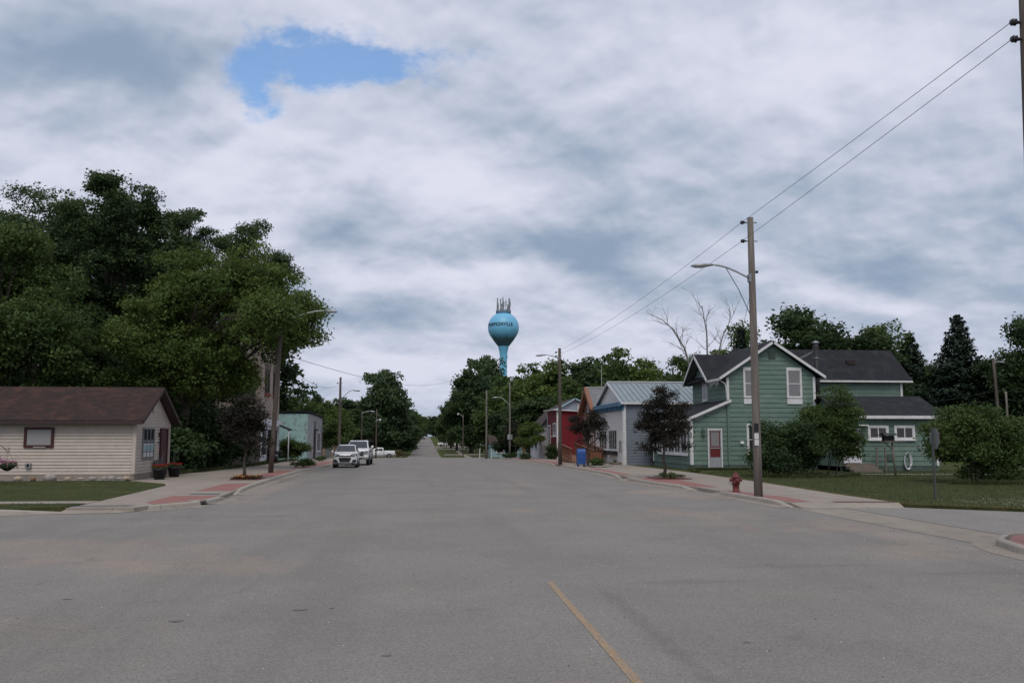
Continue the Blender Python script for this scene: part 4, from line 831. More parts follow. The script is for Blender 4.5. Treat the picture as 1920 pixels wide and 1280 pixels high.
def window(parent, wf, u0, u1, z0, z1, case=.1, pane=None, frame=None, sash='double', sill=True, proud=.05, head=0., apron=0., curtain=None, name='window'):
    frame = frame or M_white; m = MB(); pd = proud
    wf.box(m, u0 - case, u0, z0, z1, .002, pd); wf.box(m, u1, u1 + case, z0, z1, .002, pd); wf.box(m, u0 - case, u1 + case, z1, z1 + case + head, .002, pd + .006); wf.box(m, u0 - case, u1 + case, z0 - case * .8, z0, .002, pd)
    w = m.build(name, frame, parent); p = MB(); wf.quad(p, u0, u1, z0, z1, pd * .55); p.build('pane', pane or M_glass, w)
    b = MB()
    if sash == 'double': wf.box(b, u0, u1, (z0 + z1) / 2 - .025, (z0 + z1) / 2 + .025, .0, pd * .8)
    elif sash:
        for i in range(1, sash): x = u0 + (u1 - u0) * i / sash; wf.box(b, x - .03, x + .03, z0, z1, .0, pd * .85)
    wf.box(b, u0, u0 + .03, z0, z1, .0, pd * .72); wf.box(b, u1 - .03, u1, z0, z1, .0, pd * .72); wf.box(b, u0, u1, z0, z0 + .04, 0, pd * .7); wf.box(b, u0, u1, z1 - .03, z1, 0, pd * .7)
    b.build('sash', frame, w)
    if sill: s_ = MB(); wf.box(s_, u0 - case - .03, u1 + case + .03, z0 - case * .8 - .05, z0 - case * .8 + .003, .001, pd + .07); s_.build('sill', frame, w)
    if apron: s_ = MB(); wf.box(s_, u0 - case, u1 + case, z0 - case * .8 - .05 - apron, z0 - case * .8 - .052, .001, pd); s_.build('apron', frame, w)
    return w

# ------------------------------------------------------------------ beige house on the left
H = thing('beige_house', 'small beige sided house with brown shingle roof at the left edge', 'house', (-20, 47, .1))
X0, X1, Y0, Y1, ZB, ZE, ZR = -31.0, -13.85, 44.05, 49.7, .42, 2.95, 4.72; YM = (Y0 + Y1) / 2
c_ = MB(); c_.box(X0, X1, Y0, Y1, .1, ZE); c_.prism([(X1, Y0, ZE), (X1, Y1, ZE), (X1, YM, ZR - .12)], (X0 - X1, 0, 0)); c_.build('wall', M_beige, H)
f_ = MB(); f_.box(X0, X1 + .03, Y0 - .03, Y1 + .03, .08, ZB - .02); f_.build('foundation', M_gut, H)
wS = WF((X0, Y0), (X1, Y0)); wE = WF((X1, Y0), (X1, Y1))
siding(H, wS, [(0, ZB), (wS.len, ZB), (wS.len, ZE - .1), (0, ZE - .1)], .152, M_beige, False)
siding(H, wE, [(0, ZB), (wE.len, ZB), (wE.len, ZE), (wE.len / 2, ZR - .16), (0, ZE)], .152, M_beige, False)
m = MB(); wS.box(m, wS.len - .1, wS.len + .07, ZB, ZE - .08, .0, .034); wE.box(m, -.034, .1, ZB, ZE - .04, 0, .034); m.build('corner_trim', M_beige, H); m = MB(); wE.box(m, wE.len - .1, wE.len, ZB, ZE - .04, 0, .034); m.build('corner_trim', M_beige, H)
sl = (ZR - ZE) / (YM - Y0 + .45); ov = .45
roof_slab('roof', H, (X0 - .4, Y0 - ov, ZE + .02), (X1 + .45, Y0 - ov, ZE + .02), (X1 + .45, YM, ZR), (X0 - .4, YM, ZR), .09, M_shb)
roof_slab('roof', H, (X1 + .45, Y1 + ov, ZE + .02), (X0 - .4, Y1 + ov, ZE + .02), (X0 - .4, YM, ZR), (X1 + .45, YM, ZR), .09, M_shb)
m = MB(); m.box(X0 - .4, X1 + .46, Y0 - ov - .03, Y0 - ov + .0, ZE - .17, ZE + .0); m.build('fascia', M_trimb, H)
m = MB()
for s in (-1, 1):
    e = (X1 + .47, YM + s * (YM - Y0 + ov), ZE - .0); bar(m, (X1 + .47, YM, ZR - .01), e, .035, .17)
m.build('bargeboard', M_trimb, H)
m = MB()
for s in (-1, 1): bar(m, (X1 + .23, YM, ZR - .12), (X1 + .23, YM + s * (YM - Y0 + ov - .03), ZE - .11), .44, .012)
m.box(X0 - .38, X1 + .0, Y0 - ov, Y0 - .035, ZE - .15, ZE - .13); m.build('soffit', M_trimb, H)
window(H, wS, 12.2, 13.35, 1.76, 2.55, .1, M_glassc, M_maroon, None, False, .06)
m = MB(); wS.box(m, 12.55, 13.1, 1.69, 1.715, .062, .075); m.build('window_handle', M_paper, H)
w3 = window(H, wE, 1.05, 2.75, 1.12, 2.58, .05, M_glass, M_greym, 3, False, .06)
for i in range(3):
    u0 = 1.12 + i * .56; m = MB(); wE.quad(m, u0, u0 + .42, 1.2, 1.42, .040); m.build('notice', M_paper, w3)
    m = MB(); wE.quad(m, u0 - .02, u0 + .46, 1.48, 1.78, .038); m.build('notice', M_aqua, w3); m = MB(); wE.quad(m, u0 - .02, u0 + .46, 1.785, 1.86, .038); m.build('notice', M_paper, w3)
m = MB(); wE.box(m, 3.95, 5.0, .2, 2.5, .01, .05); wE.box(m, 3.85, 3.95, .2, 2.55, .01, .09); wE.box(m, 5.0, 5.1, .2, 2.55, .01, .09); wE.box(m, 3.85, 5.1, 2.55, 2.64, .01, .1); d_ = m.build('door', M_maroon, H)
m = MB(); m.tube([wE.pt(4.07, 1.05, .05), wE.pt(4.07, 1.05, .12), wE.pt(4.13, 1.05, .12)], .02, 6); m.build('handle', M_alum, d_)
m = MB(); wE.box(m, 3.62, 3.74, 2.18, 2.42, .02, .16); m.tube([wE.pt(3.68, 2.42, .09), wE.pt(3.68, 2.5, .06)], [.05, .02], 6); m.build('porch_lamp', M_maroon, H)
m = MB(); wE.box(m, 3.56, 3.68, 1.86, 1.92, .02, .06); m.build('house_sign', M_blackm, H)
m = MB(); wE.box(m, 2.45, 2.85, 3.42, 3.75, .015, .05)
for i in range(5): wE.box(m, 2.48, 2.82, 3.45 + i * .06, 3.48 + i * .06, .05, .065)
m.build('gable_vent', M_beige, H)
m = MB(); wS.box(m, 12.25, 12.5, .72, .95, .02, .1); m.lathe([(0, 0), (.06, 0), (.06, .03)], tuple(wS.pt(12.37, .84, .1)), 10, 'Y'); m.build('dryer_vent', M_greym, H)

# ------------------------------------------------------------------ things in front of the beige house
bn = thing('garden_bench', 'dark metal garden bench against the beige gable wall', 'bench', (-13.45, 47.5, .14))
bz = .126
for y in (46.75, 48.2):
    m = MB(); m.tube([(-13.72, y, bz), (-13.62, y, bz + .4), (-13.72, y, bz + .85)], .022, 6); m.tube([(-13.12, y, bz), (-13.18, y, bz + .38), (-13.15, y, bz + .58), (-13.4, y, bz + .6), (-13.66, y, bz + .58)], .022, 6); m.tube([(-13.62, y, bz + .38), (-13.18, y, bz + .38)], .02, 6); m.build('end_frame', M_blackm, bn)
for i in range(4): x = -13.58 + i * .12; box('seat_slat', M_blackm, bn, x - .045, x + .045, 46.72, 48.23, bz + .39, bz + .415)
for i in range(4): z = bz + .5 + i * .095; MB().hexa([(-13.64 - i * .018, 46.72, z), (-13.62 - i * .018, 46.72, z), (-13.62 - i * .018, 48.23, z), (-13.64 - i * .018, 48.23, z)], [(-13.655 - i * .018, 46.72, z + .07), (-13.635 - i * .018, 46.72, z + .07), (-13.635 - i * .018, 48.23, z + .07), (-13.655 - i * .018, 48.23, z + .07)]).build('back_slat', M_blackm, bn)

def pot(label, x, y, seed, tall):
    t = thing('flower_pot', label, 'flower pot', (x, y, .126), 'black pots of red flowers'); rg = np.random.default_rng(seed)
    m = MB(); m.lathe([(0, .126), (.23, .126), (.30, .56), (.335, .57), (.335, .65), (.30, .65), (.29, .60), (0, .60)], (x, y, 0), 20); m.build('pot', M_pot, t)
    m = MB(); m.lathe([(0, .61), (.29, .605)], (x, y, 0), 14); m.build('soil', M_soil, t)
    a = rg.uniform(0, 6.28, 260); r = .36 * np.sqrt(rg.uniform(0, 1, 260)); P = np.c_[x + r * np.cos(a), y + r * np.sin(a), .66 + rg.uniform(0, .14, 260)]
    leaf_object('leaves', P, rg.normal(size=P.shape) * .6 + [0, 0, .6], .08, rg.uniform(0, 1, 260), L_shrub, t, seed=seed)
    a = rg.uniform(0, 6.28, 130); r = .38 * np.sqrt(rg.uniform(0, 1, 130)); flowers('blooms', np.c_[x + r * np.cos(a), y + r * np.sin(a), .74 + rg.uniform(0, .13, 130)], L_redf, t, .06, seed)
    m = MB()
    for i in range(tall): q = rg.normal(size=2) * .14; m.tube([(x, y, .62), (x + q[0] * .5, y + q[1] * .5, 1.0), (x + q[0], y + q[1], 1.35 + rg.uniform(0, .15))], [.008, .006, .003], 4)
    m.build('spikes', M_greend, t)
pot('black pot of red flowers in front of the bench', -12.85, 44.75, 3, 5); pot('black pot of red flowers beside the door', -12.9, 47.5, 4, 7)

hk = thing('plant_hook', 'black shepherd hook post at the left edge', 'plant hook', (-18.35, 40, .15))
m = MB(); m.tube([(-18.35, 40, .1), (-18.35, 40, 2.0)], .022, 6)
m.tube([(-18.35, 40, 1.78), (-18.2, 40, 1.86), (-18.0, 40, 1.72), (-17.86, 40, 1.58), (-17.76, 40, 1.6), (-17.75, 40, 1.69), (-17.82, 40, 1.70)], .014, 6); m.tube([(-18.35, 40, 1.5), (-18.24, 40, 1.6), (-18.16, 40, 1.8)], .012, 6); m.build('hook', M_blackm, hk)
hb = thing('hanging_basket', 'hanging flower basket with pink blooms at the left edge', 'flower basket', (-17.8, 40, .75)); rg = np.random.default_rng(8)
m = MB(); m.lathe([(0, .72), (.14, .76), (.27, .88), (.33, 1.0), (.30, 1.0), (0, .96)], (-17.8, 40, 0), 18); m.build('bowl', M_pot, hb)
m = MB()
for a in (0, 2.1, 4.2): m.tube([(-17.8 + .32 * math.cos(a), 40 + .32 * math.sin(a), 1.0), (-17.8, 40, 1.58)], .006, 4)
m.build('hanger', M_blackm, hb)
a = rg.uniform(0, 6.28, 420); r = .42 * np.sqrt(rg.uniform(0, 1, 420)); P = np.c_[-17.8 + r * np.cos(a), 40 + r * np.sin(a), 1.0 + .14 * rg.uniform(-.9, 1, 420)]; leaf_object('leaves', P, rg.normal(size=P.shape) + [0, 0, .5], .08, rg.uniform(0, 1, 420), L_shrub, hb)
flowers('blooms', P[:170] + [0, 0, .08], L_pinkf, hb, .085, 9)
hb2 = thing('hanging_basket', 'second flower basket with magenta blooms cut by the left edge', 'flower basket', (-18.75, 40, .85)); P2 = P + np.array([-.75, .15, .12]); m = MB(); m.lathe([(0, .84), (.14, .88), (.27, 1.0), (.33, 1.12), (.30, 1.12), (0, 1.08)], (-18.55, 40.15, 0), 18); m.build('bowl', M_pot, hb2); leaf_object('leaves', P2, rg.normal(size=P.shape) + [0, 0, .5], .08, rg.uniform(0, 1, 420), L_shrub, hb2); flowers('blooms', P2[100:270] + [0, 0, .08], L_pinkf, hb2, .085, 10)
rr = random.Random(4)
for x, w, mt, lb in [(-18.75, .26, M_stonet, 'pale tan boulder leftmost in the gravel bed'), (-18.05, .2, M_stoneo, 'rusty brown stone second from the left in the bed'), (-17.35, .42, M_stone, 'largest grey boulder in the gravel bed'), (-16.55, .2, M_stonet, 'small pale stone right of the largest boulder'), (-16.0, .19, M_stonet, 'small pale stone fifth from the left'), (-15.4, .24, M_stone, 'flat grey stone in the middle of the bed'), (-14.95, .2, M_stone, 'squat grey stone sixth along the bed'), (-14.6, .25, M_stone, 'rounded grey stone near the house corner'), (-14.25, .19, M_stone, 'flat small stone second from the house corner'), (-13.95, .23, M_stonet, 'jagged pale stone at the house corner')]:
    y = 43.3 + rr.uniform(-.12, .12); w *= .8; o = MB().rock((x, y, .2 + w * .25), (w, w * .75, w * (.55 if w < .4 else .62)), rr).build('boulder', mt, shift=Vector((x, y, .16))); tag(o, lb, 'boulder', 'stones in the gravel bed')
m = MB()
for i in range(170): x = rr.uniform(-19.6, -13.9); q = rr.uniform(.02, .05); m.rock((x, 43.1 + rr.uniform(0, .4), .175), (q, q, q * .7), rr) if i < 70 else m.box(x, x + q, 43.05 + i * .002, 43.05 + i * .002 + q, .166, .166 + q * .7)
tag(m.build('gravel', M_stone), 'loose pale pebbles strewn in the gravel bed', 'gravel', None, 'stuff')
# flower bed under the left purple tree
fb = thing('flower_bed', 'low bed of orange flowers under the left purple tree', 'flower bed', (-8.6, 44.2, .13))
m = MB(); m.box(-9.3, -7.95, 43.6, 45.5, .12, .16); m.build('mulch', M_mulch, fb)
P = np.c_[rg.uniform(-9.25, -8.0, 520), rg.uniform(43.65, 45.4, 520), .18 + rg.uniform(0, .1, 520)]; leaf_object('leaves', P, rg.normal(size=P.shape) * .5 + [0, 0, .6], .1, rg.uniform(0, 1, 520), L_purple, fb, seed=3); flowers('blooms', P[:60] + [0, 0, .07], L_orangef, fb, .08, 21); flowers('blooms', P[130:160] + [0, 0, .05], L_redf, fb, .08, 22)
m = MB(); m.box(11.2, 12.95, 42.2, 44.4, .12, .155); tag(m.build('tree_pit', M_mulch, None, 0, Vector((12.0, 43.3, .12))), 'mulched tree pit under the right purple tree', 'tree pit')

# ------------------------------------------------------------------ green house
G = thing('green_house', 'green two storey clapboard house with charcoal roofs and white trim', 'house', (22, 58, .1))
PX0, PX1, PY0, PY1 = 19.35, 25.25, 55.2, 62.4; PM = 22.4; ZF = .42; EZ = 6.2; RZ = 8.42
m = MB(); m.box(PX0, PX1, PY0, PY1, .1, EZ); m.prism([(PX0, PY0, EZ), (PX1, PY0, EZ), (PM, PY0, RZ - .16)], (0, PY1 - PY0, 0)); m.build('wall', M_green, G)
box('foundation', M_greend, G, PX0 + .02, PX1 - .02, PY0 - .02, PY1, .05, ZF - .02)
gS = WF((PX0, PY0), (PX1, PY0)); gW = WF((PX0, PY1), (PX0, PY0)); PITCH = .305
siding(G, gS, [(0, ZF), (gS.len, ZF), (gS.len, EZ - .02), (PM - PX0, RZ - .2), (0, EZ - .02)], PITCH, M_green)
siding(G, gW, [(0, 4.3), (gW.len, 4.3), (gW.len, EZ - .1), (0, EZ - .1)], PITCH, M_green, z0=4.08)
slope = (RZ - 6.0) / (PM - 18.75); RX1 = 25.85; EZr = RZ - slope * (RX1 - PM)
roof_slab('roof', G, (18.75, PY1 + .4, 6.0), (18.75, PY0 - .4, 6.0), (PM, PY0 - .4, RZ), (PM, PY1 + .4, RZ), .1, M_shd)
roof_slab('roof', G, (RX1, PY0 - .4, EZr), (RX1, PY1 + .4, EZr), (PM, PY1 + .4, RZ), (PM, PY0 - .4, RZ), .1, M_shd)
m = MB(); bar(m, (PM, PY0 - .42, RZ - .02), (18.72, PY0 - .42, 5.98), .04, .16); bar(m, (PM, PY0 - .42, RZ - .02), (RX1 + .03, PY0 - .42, EZr - .02), .04, .16); m.build('bargeboard', M_white, G)
m = MB(); bar(m, (18.73, PY0 - .4, 5.95), (18.73, 57.3, 5.95), .03, .16); bar(m, (RX1 + .02, PY0 - .4, EZr - .05), (RX1 + .02, PY1, EZr - .05), .03, .16); m.build('fascia', M_white, G)
m = MB(); bar(m, (PM, PY0 - .2, RZ - .13), (18.8, PY0 - .2, 5.88), .36, .012); bar(m, (PM, PY0 - .2, RZ - .13), (RX1, PY0 - .2, EZr - .13), .36, .012); m.build('soffit', M_greend, G)
m = MB(); gS.box(m, -.03, .13, 4.45, EZ - .2, .0, .04); m.build('corner_board', M_white, G); m = MB(); gS.box(m, gS.len - .13, gS.len + .03, 4.2, EZ - .12, .0, .04); m.build('corner_board', M_white, G)
m = MB(); gS.box(m, -.02, .1, ZF, 4.42, .0, .038); m.build('corner_board', M_green, G)
m = MB(); gS.box(m, 2.82, 3.3, 7.25, 7.75, .02, .05)
for i in range(6): gS.box(m, 2.86, 3.26, 7.29 + i * .075, 7.325 + i * .075, .05, .065)
m.build('gable_vent', M_greend, G)
# west cross gable
m = MB(); m.prism([(PX0, 57.6, EZ - .15), (PX0, 62.4, EZ - .15), (PX0, 60.0, 7.72)], (2.2, 0, 0)); m.build('cross_gable_wall', M_green, G)
gX = WF((PX0 - .005, 62.4), (PX0 - .005, 57.6)); siding(G, gX, [(0.1, EZ - .12), (4.7, EZ - .12), (2.4, 7.68)], PITCH, M_green)
roof_slab('cross_gable_roof', G, (18.7, 57.2, 5.98), (22.2, 57.2, 5.98), (22.2, 60.0, 7.95), (18.7, 60.0, 7.95), .1, M_shd); roof_slab('cross_gable_roof', G, (22.2, 62.8, 5.98), (18.7, 62.8, 5.98), (18.7, 60, 7.95), (22.2, 60, 7.95), .1, M_shd)
m = MB(); bar(m, (18.68, 60, 7.93), (18.68, 57.17, 5.96), .04, .18); bar(m, (18.68, 60, 7.93), (18.68, 62.83, 5.96), .04, .18); m.build('bargeboard', M_white, G)
m = MB(); bar(m, (19.0, 60, 7.84), (19.0, 57.2, 5.87), .6, .012); bar(m, (19.0, 60, 7.84), (19.0, 62.8, 5.87), .6, .012); m.build('soffit', M_greend, G)
window(G, gW, 2.55, 3.35, 4.75, 6.45, .11, M_glassc, M_white, 'double', True, .06)
# lean-to
LX0, LY1 = 16.95, 64.6; m = MB(); m.add([(LX0, 55.25, .1), (PX0, 55.25, .1), (PX0, 55.25, 4.42), (LX0, 55.25, 3.42), (LX0, LY1, .1), (PX0, LY1, .1), (PX0, LY1, 4.42), (LX0, LY1, 3.42)], [(0, 1, 2, 3), (4, 7, 6, 5), (0, 3, 7, 4), (1, 5, 6, 2), (3, 2, 6, 7), (0, 4, 5, 1)]); m.build('wall', M_green, G)
gL = WF((LX0, 55.25), (PX0 - .05, 55.25)); gLW = WF((LX0, LY1), (LX0, 55.25))
siding(G, gL, [(0, ZF), (gL.len, ZF), (gL.len, 4.36), (0, 3.38)], PITCH, M_green); siding(G, gLW, [(0, ZF), (gLW.len, ZF), (gLW.len, 3.3), (0, 3.3)], PITCH, M_green)
box('foundation', M_greend, G, LX0 + .02, PX0, 55.23, LY1, .05, ZF - .02)
roof_slab('lean_to_roof', G, (16.55, LY1 + .3, 3.34), (16.55, 54.95, 3.34), (PX0 + .02, 54.95, 4.58), (PX0 + .02, LY1 + .3, 4.58), .08, M_shd)
m = MB(); bar(m, (16.53, 54.93, 3.34), (PX0 + .15, 54.93, 4.6), .04, .17); m.build('bargeboard', M_white, G); m = MB(); bar(m, (16.53, 54.93, 3.32), (16.53, LY1 + .3, 3.32), .03, .15); m.build('fascia', M_white, G)
m = MB(); gL.box(m, -.035, .1, ZF, 3.3, 0, .04); gLW.box(m, gLW.len - .12, gLW.len + .0, ZF, 3.25, 0, .04); m.build('corner_board', M_white, G); m = MB(); gLW.box(m, 0, .12, ZF, 3.25, 0, .04); m.build('corner_board', M_white, G)
for i in range(5): window(G, gLW, 1.35 + i * 1.5, 2.5 + i * 1.5, 1.15, 2.62, .16, M_screen, M_white, 2, True, .06)
m = MB(); gL.box(m, 1.05, 1.13, .25, 2.62, .02, .07); gL.box(m, 1.93, 2.01, .25, 2.62, .02, .07); gL.box(m, 1.05, 2.01, 2.62, 2.72, .02, .075); dd = m.build('door', M_white, G)
m = MB(); gL.box(m, 1.13, 1.93, .25, 2.62, .022, .035); m.build('door_leaf', M_reddoor, dd); m = MB(); gL.box(m, 1.13, 1.93, .25, .9, .04, .055); gL.box(m, 1.13, 1.19, .9, 2.62, .04, .055); gL.box(m, 1.87, 1.93, .9, 2.62, .04, .055); gL.box(m, 1.13, 1.93, 2.56, 2.62, .04, .055); gL.box(m, 1.13, 1.93, 1.46, 1.52, .04, .055); m.build('storm_frame', M_storm, dd)
m = MB(); gL.quad(m, 1.26, 1.8, 1.6, 2.5, .042); m.build('door_curtain', M_curtain, dd)
m = MB(); gL.box(m, .66, .84, 2.28, 2.62, .04, .2); m.tube([gL.pt(.75, 2.62, .12), gL.pt(.75, 2.8, .1), gL.pt(.75, 2.82, .02)], .02, 6); m.build('porch_lamp', M_greend, G)
for u in (1.2, 4.1): window(G, gS, u, u + .82, 4.78, 6.48, .1, M_curtain, M_white, 'double', False, .06, .1, .34)
window(G, gS, 1.35, 2.3, 1.15, 2.9, .12, M_glass, M_white, 'double', True, .06)
m = MB(); gS.box(m, .78, 1.0, 1.75, 1.92, .02, .12); m.build('meter_box', M_lampw, G)
# string of small icicle lights under the lean-to eave
m = MB()
for i in range(46):
    x = 16.6 + i * .06; z = 3.18 + (x - 16.6) * .44; m.tube([(x, 54.96, z), (x, 54.96, z - rr.uniform(.06, .28))], .006, 3, cap=False)
for i in range(30): y = 55.0 + i * .07; m.tube([(18.74, y, 5.8), (18.74, y, 5.8 - rr.uniform(.1, .45))], .006, 3, cap=False)
tag(m.build('icicle_lights', M_paper, G), kind='stuff')
# right wing
m = MB(); m.box(PX1, 34.5, 61.0, 66.0, .1, 6.15); m.build('wall', M_green, G); gR = WF((PX1, 61.0), (34.5, 61.0)); siding(G, gR, [(0, 3.2), (gR.len, 3.2), (gR.len, 6.1), (0, 6.1)], PITCH, M_green)
roof_slab('roof', G, (PX1 - 2.5, 60.55, 6.28), (35.1, 60.55, 6.28), (35.1, 63.4, 8.72), (PX1 - 2.5, 63.4, 8.72), .1, M_shd); roof_slab('roof', G, (35.1, 66.4, 6.28), (PX1 - 2.5, 66.4, 6.28), (PX1 - 2.5, 63.4, 8.72), (35.1, 63.4, 8.72), .1, M_shd)
m = MB(); m.prism([(34.48, 61, 6.1), (34.48, 66, 6.1), (34.48, 63.4, 8.55)], (-.3, 0, 0)); m.build('gable_wall', M_green, G)
m = MB(); bar(m, (PX1, 60.53, 6.24), (35.12, 60.53, 6.24), .03, .13); m.build('fascia', M_white, G); m = MB(); gR.box(m, gR.len - .14, gR.len + .03, 3.2, 6.12, 0, .04); m.build('corner_board', M_white, G)
m = MB(); m.box(26.1, 26.6, 61.7, 62.05, 7.3, 7.62); m.build('roof_vent', M_shbr, G); m = MB(); m.box(30.9, 31.5, 61.9, 62.25, 7.5, 7.8); m.build('roof_vent', M_shbr, G)
# low front addition
m = MB(); m.box(PX1, 31.55, 52.0, 57.5, .1, 3.46); m.prism([(31.53, 52, 3.46), (31.53, 57.4, 3.46), (31.53, 54.5, 4.7)], (-6.0, 0, 0)); m.build('wall', M_green, G); gA = WF((PX1, 52.0), (31.55, 52.0)); siding(G, gA, [(0, ZF), (gA.len, ZF), (gA.len, 3.4), (0, 3.4)], PITCH, M_green); box('foundation', M_greend, G, PX1, 31.5, 51.99, 57.4, .05, ZF - .02)
gAE = WF((31.55, 52), (31.55, 57.4)); siding(G, gAE, [(0, ZF), (gAE.len, ZF), (gAE.len, 3.4), (2.5, 4.6), (0, 3.4)], PITCH, M_green)
roof_slab('roof', G, (PX1 - .1, 51.6, 3.5), (32.0, 51.6, 3.5), (32.0, 54.5, 4.82), (PX1 - .1, 54.5, 4.82), .09, M_shd); roof_slab('roof', G, (32.0, 57.6, 3.5), (PX1 - .1, 57.6, 3.5), (PX1 - .1, 54.5, 4.82), (32, 54.5, 4.82), .09, M_shd)
m = MB(); bar(m, (PX1 - .1, 51.58, 3.49), (32.02, 51.58, 3.49), .03, .19); m.build('fascia', M_white, G); m = MB(); gA.box(m, gA.len - .12, gA.len + .03, ZF, 3.35, 0, .04); m.build('corner_board', M_white, G)
for u in (1.95, 3.65): window(G, gA, u, u + 1.05, 2.12, 2.75, .14, M_screen, M_white, 2, True, .06)
m = MB(); gA.box(m, .3, 1.22, .62, 2.55, .02, .06); gA.box(m, .2, .3, .6, 2.62, .02, .07); gA.box(m, 1.22, 1.32, .6, 2.62, .02, .07); gA.box(m, .2, 1.32, 2.62, 2.72, .02, .075); dd = m.build('door', M_white2, G)
m = MB(); gA.box(m, .42, .72, 1.5, 2.35, .06, .072); gA.box(m, .82, 1.1, 1.5, 2.35, .06, .072); gA.box(m, .42, .72, .8, 1.35, .06, .072); gA.box(m, .82, 1.1, .8, 1.35, .06, .072); m.build('door_panel', M_white2, dd)
m = MB(); gA.box(m, 2.95, 3.45, .72, 1.15, .04, .055); gA.box(m, 3.0, 3.4, .77, 1.1, .055, .06); m.build('wall_hatch', M_greend, G); m = MB(); gA.box(m, 5.0, 5.18, 1.45, 1.62, .03, .12); m.build('outlet_box', M_signb, G)
m = MB(); m.box(25.6, 26.9, 51.5, 51.95, 2.86, 2.93); m.build('door_hood', M_white, G)
m = MB(); m.tube([(18.76, 55.0, 5.85), (19.2, 55.08, 5.6), (19.27, 55.1, 5.4), (19.27, 55.1, 4.75)], .035, 6); m.build('downspout', M_white, G)
m = MB(); m.tube([(31.9, 51.6, 3.3), (31.66, 51.86, 3.1), (31.64, 51.88, .4)], .035, 6); m.build('downspout', M_white, G)
m = MB(); m.box(16.47, 16.53, 54.95, 64.8, 3.22, 3.30); m.build('gutter', M_white, G)
# metal chimney with guy wires
ch = thing('chimney_pipe', 'dark metal chimney pipe rising beside the main gable', 'chimney', (27.0, 58.6, 3.4)); m = MB(); m.tube([(27.0, 58.6, 3.4), (27.0, 58.6, 8.5)], .2, 14); m.build('pipe', M_blackm, ch); m = MB(); m.lathe([(.16, 8.5), (.16, 8.66), (.26, 8.66), (.26, 8.72), (.05, 8.86)], (27, 58.6, 0), 14); m.build('cap', M_greym, ch)
m = MB(); m.tube([(27.0, 58.6, 8.2), (24.4, 57.5, 7.12)], .02, 4); m.tube([(27.0, 58.6, 8.2), (24.9, 59.8, 6.8)], .02, 4); m.build('stay_wire', M_greym, ch)
for z in (5.0, 6.5, 7.6): m = MB(); m.lathe([(.205, z), (.215, z), (.215, z + .06), (.205, z + .06)], (27, 58.6, 0), 14); m.build('band', M_greym, ch)
# steps, rail, feeder, hose, pot, sign
st = thing('wooden_steps', 'weathered wooden steps below the white side door', 'steps', (26.0, 51.2, .14))
for i in range(3): box('tread', M_wood, st, 25.3, 27.1 - .0 * i, 50.4 + i * .5, 50.9 + i * .5 + .02, .08 + i * .165, .10 + (i + 1) * .165 - .008)
for x in (27.3, 27.85): box('rail_post', M_wood, st, x - .04, x + .04, 51.4, 51.48, .14, 1.5)
box('rail', M_wood, st, 27.25, 27.9, 51.38, 51.5, 1.5, 1.56); box('rail', M_wood, st, 27.3, 27.85, 51.41, 51.47, .8, .86)
bf = thing('bird_feeder', 'wooden bird feeder on a leaning post on the right lawn', 'bird feeder', (25.2, 45.7, .14)); MB().tube([(25.28, 45.7, .0), (25.15, 45.7, 1.95)], [.06, .05], 8).build('post', M_wood, bf); m = MB(); m.box(24.6, 25.35, 45.45, 45.95, 1.92, 1.97); m.build('tray', M_wood, bf); m = MB(); m.box(24.66, 25.2, 45.55, 45.85, 1.97, 2.26); m.build('seed_box', M_blackm, bf)
m = MB(); m.hexa([(24.55, 45.35, 2.27), (25.35, 45.35, 2.27), (25.35, 46.05, 2.27), (24.55, 46.05, 2.27)], [(24.6, 45.6, 2.4), (25.3, 45.6, 2.4), (25.3, 45.8, 2.4), (24.6, 45.8, 2.4)]); m.build('feeder_roof', M_blackm, bf); m = MB(); m.tube([(25.18, 45.7, 1.45), (24.75, 45.7, 1.9)], .03, 6); m.tube([(24.9, 45.7, 1.93), (25.9, 45.7, 1.9)], .02, 6); m.build('brace', M_wood, bf)
hs = thing('garden_hose', 'coiled white garden hose hung on the green addition', 'hose', (29.5, 51.9, .2))
for i in range(5):
    m = MB(); a = .17 + .018 * i; m.tube([(29.5 + a * math.sin(t) * (1 + .05 * math.sin(2 * t + i)), 51.88 - .02 * i, .72 - (.46 + .015 * i) * math.cos(t)) for t in [j * 6.2832 / 20 for j in range(21)]], .022, 6, cap=False); m.build('coil', M_hose, hs)
ss = thing('stop_sign', 'back of a stop sign on a steel post on the right lawn', 'sign', (16.95, 28.2, .14)); m = MB(); m.box(16.92, 16.98, 28.17, 28.23, 0.0, 2.5); m.build('post', M_post, ss)
oc = [(17.02, 28.2 + .38 * math.cos(R(22.5 + 45 * i)), 2.12 + .38 * math.sin(R(22.5 + 45 * i))) for i in range(8)]; oc = [(x - (y - 28.2) * -.12, y, z) for x, y, z in oc]; m = MB(); m.prism(oc, (.004, 0, 0)); m.build('sign_plate', M_signb, ss); m = MB(); m.prism([(x + .006, y, z) for x, y, z in oc], (.002, 0, 0)); m.build('sign_face', M_signr, ss)
pt_ = thing('red_planter', 'small red planter against the green house wall', 'planter', (21.4, 54.6, .14)); m = MB(); m.lathe([(0, .14), (.2, .14), (.28, .55), (.25, .55), (.24, .5), (0, .5)], (21.2, 54.6, 0), 12); m.build('pot', M_hyd, pt_); P = np.c_[rg.normal(21.2, .14, 90), rg.normal(54.6, .14, 90), rg.uniform(.5, .85, 90)]; leaf_object('leaves', P, rg.normal(size=P.shape), .1, rg.uniform(0, 1, 90), L_shrub, pt_)
tank = thing('green_tank', 'pale green garden object glimpsed at the right edge', 'tank', (30.6, 41, .14)); m = MB(); m.lathe([(0, .1), (.55, .1), (.65, .5), (.6, .95), (.35, 1.15), (0, 1.2)], (30.3, 40.6, 0), 16); m.build('shell', M_aqua, tank)

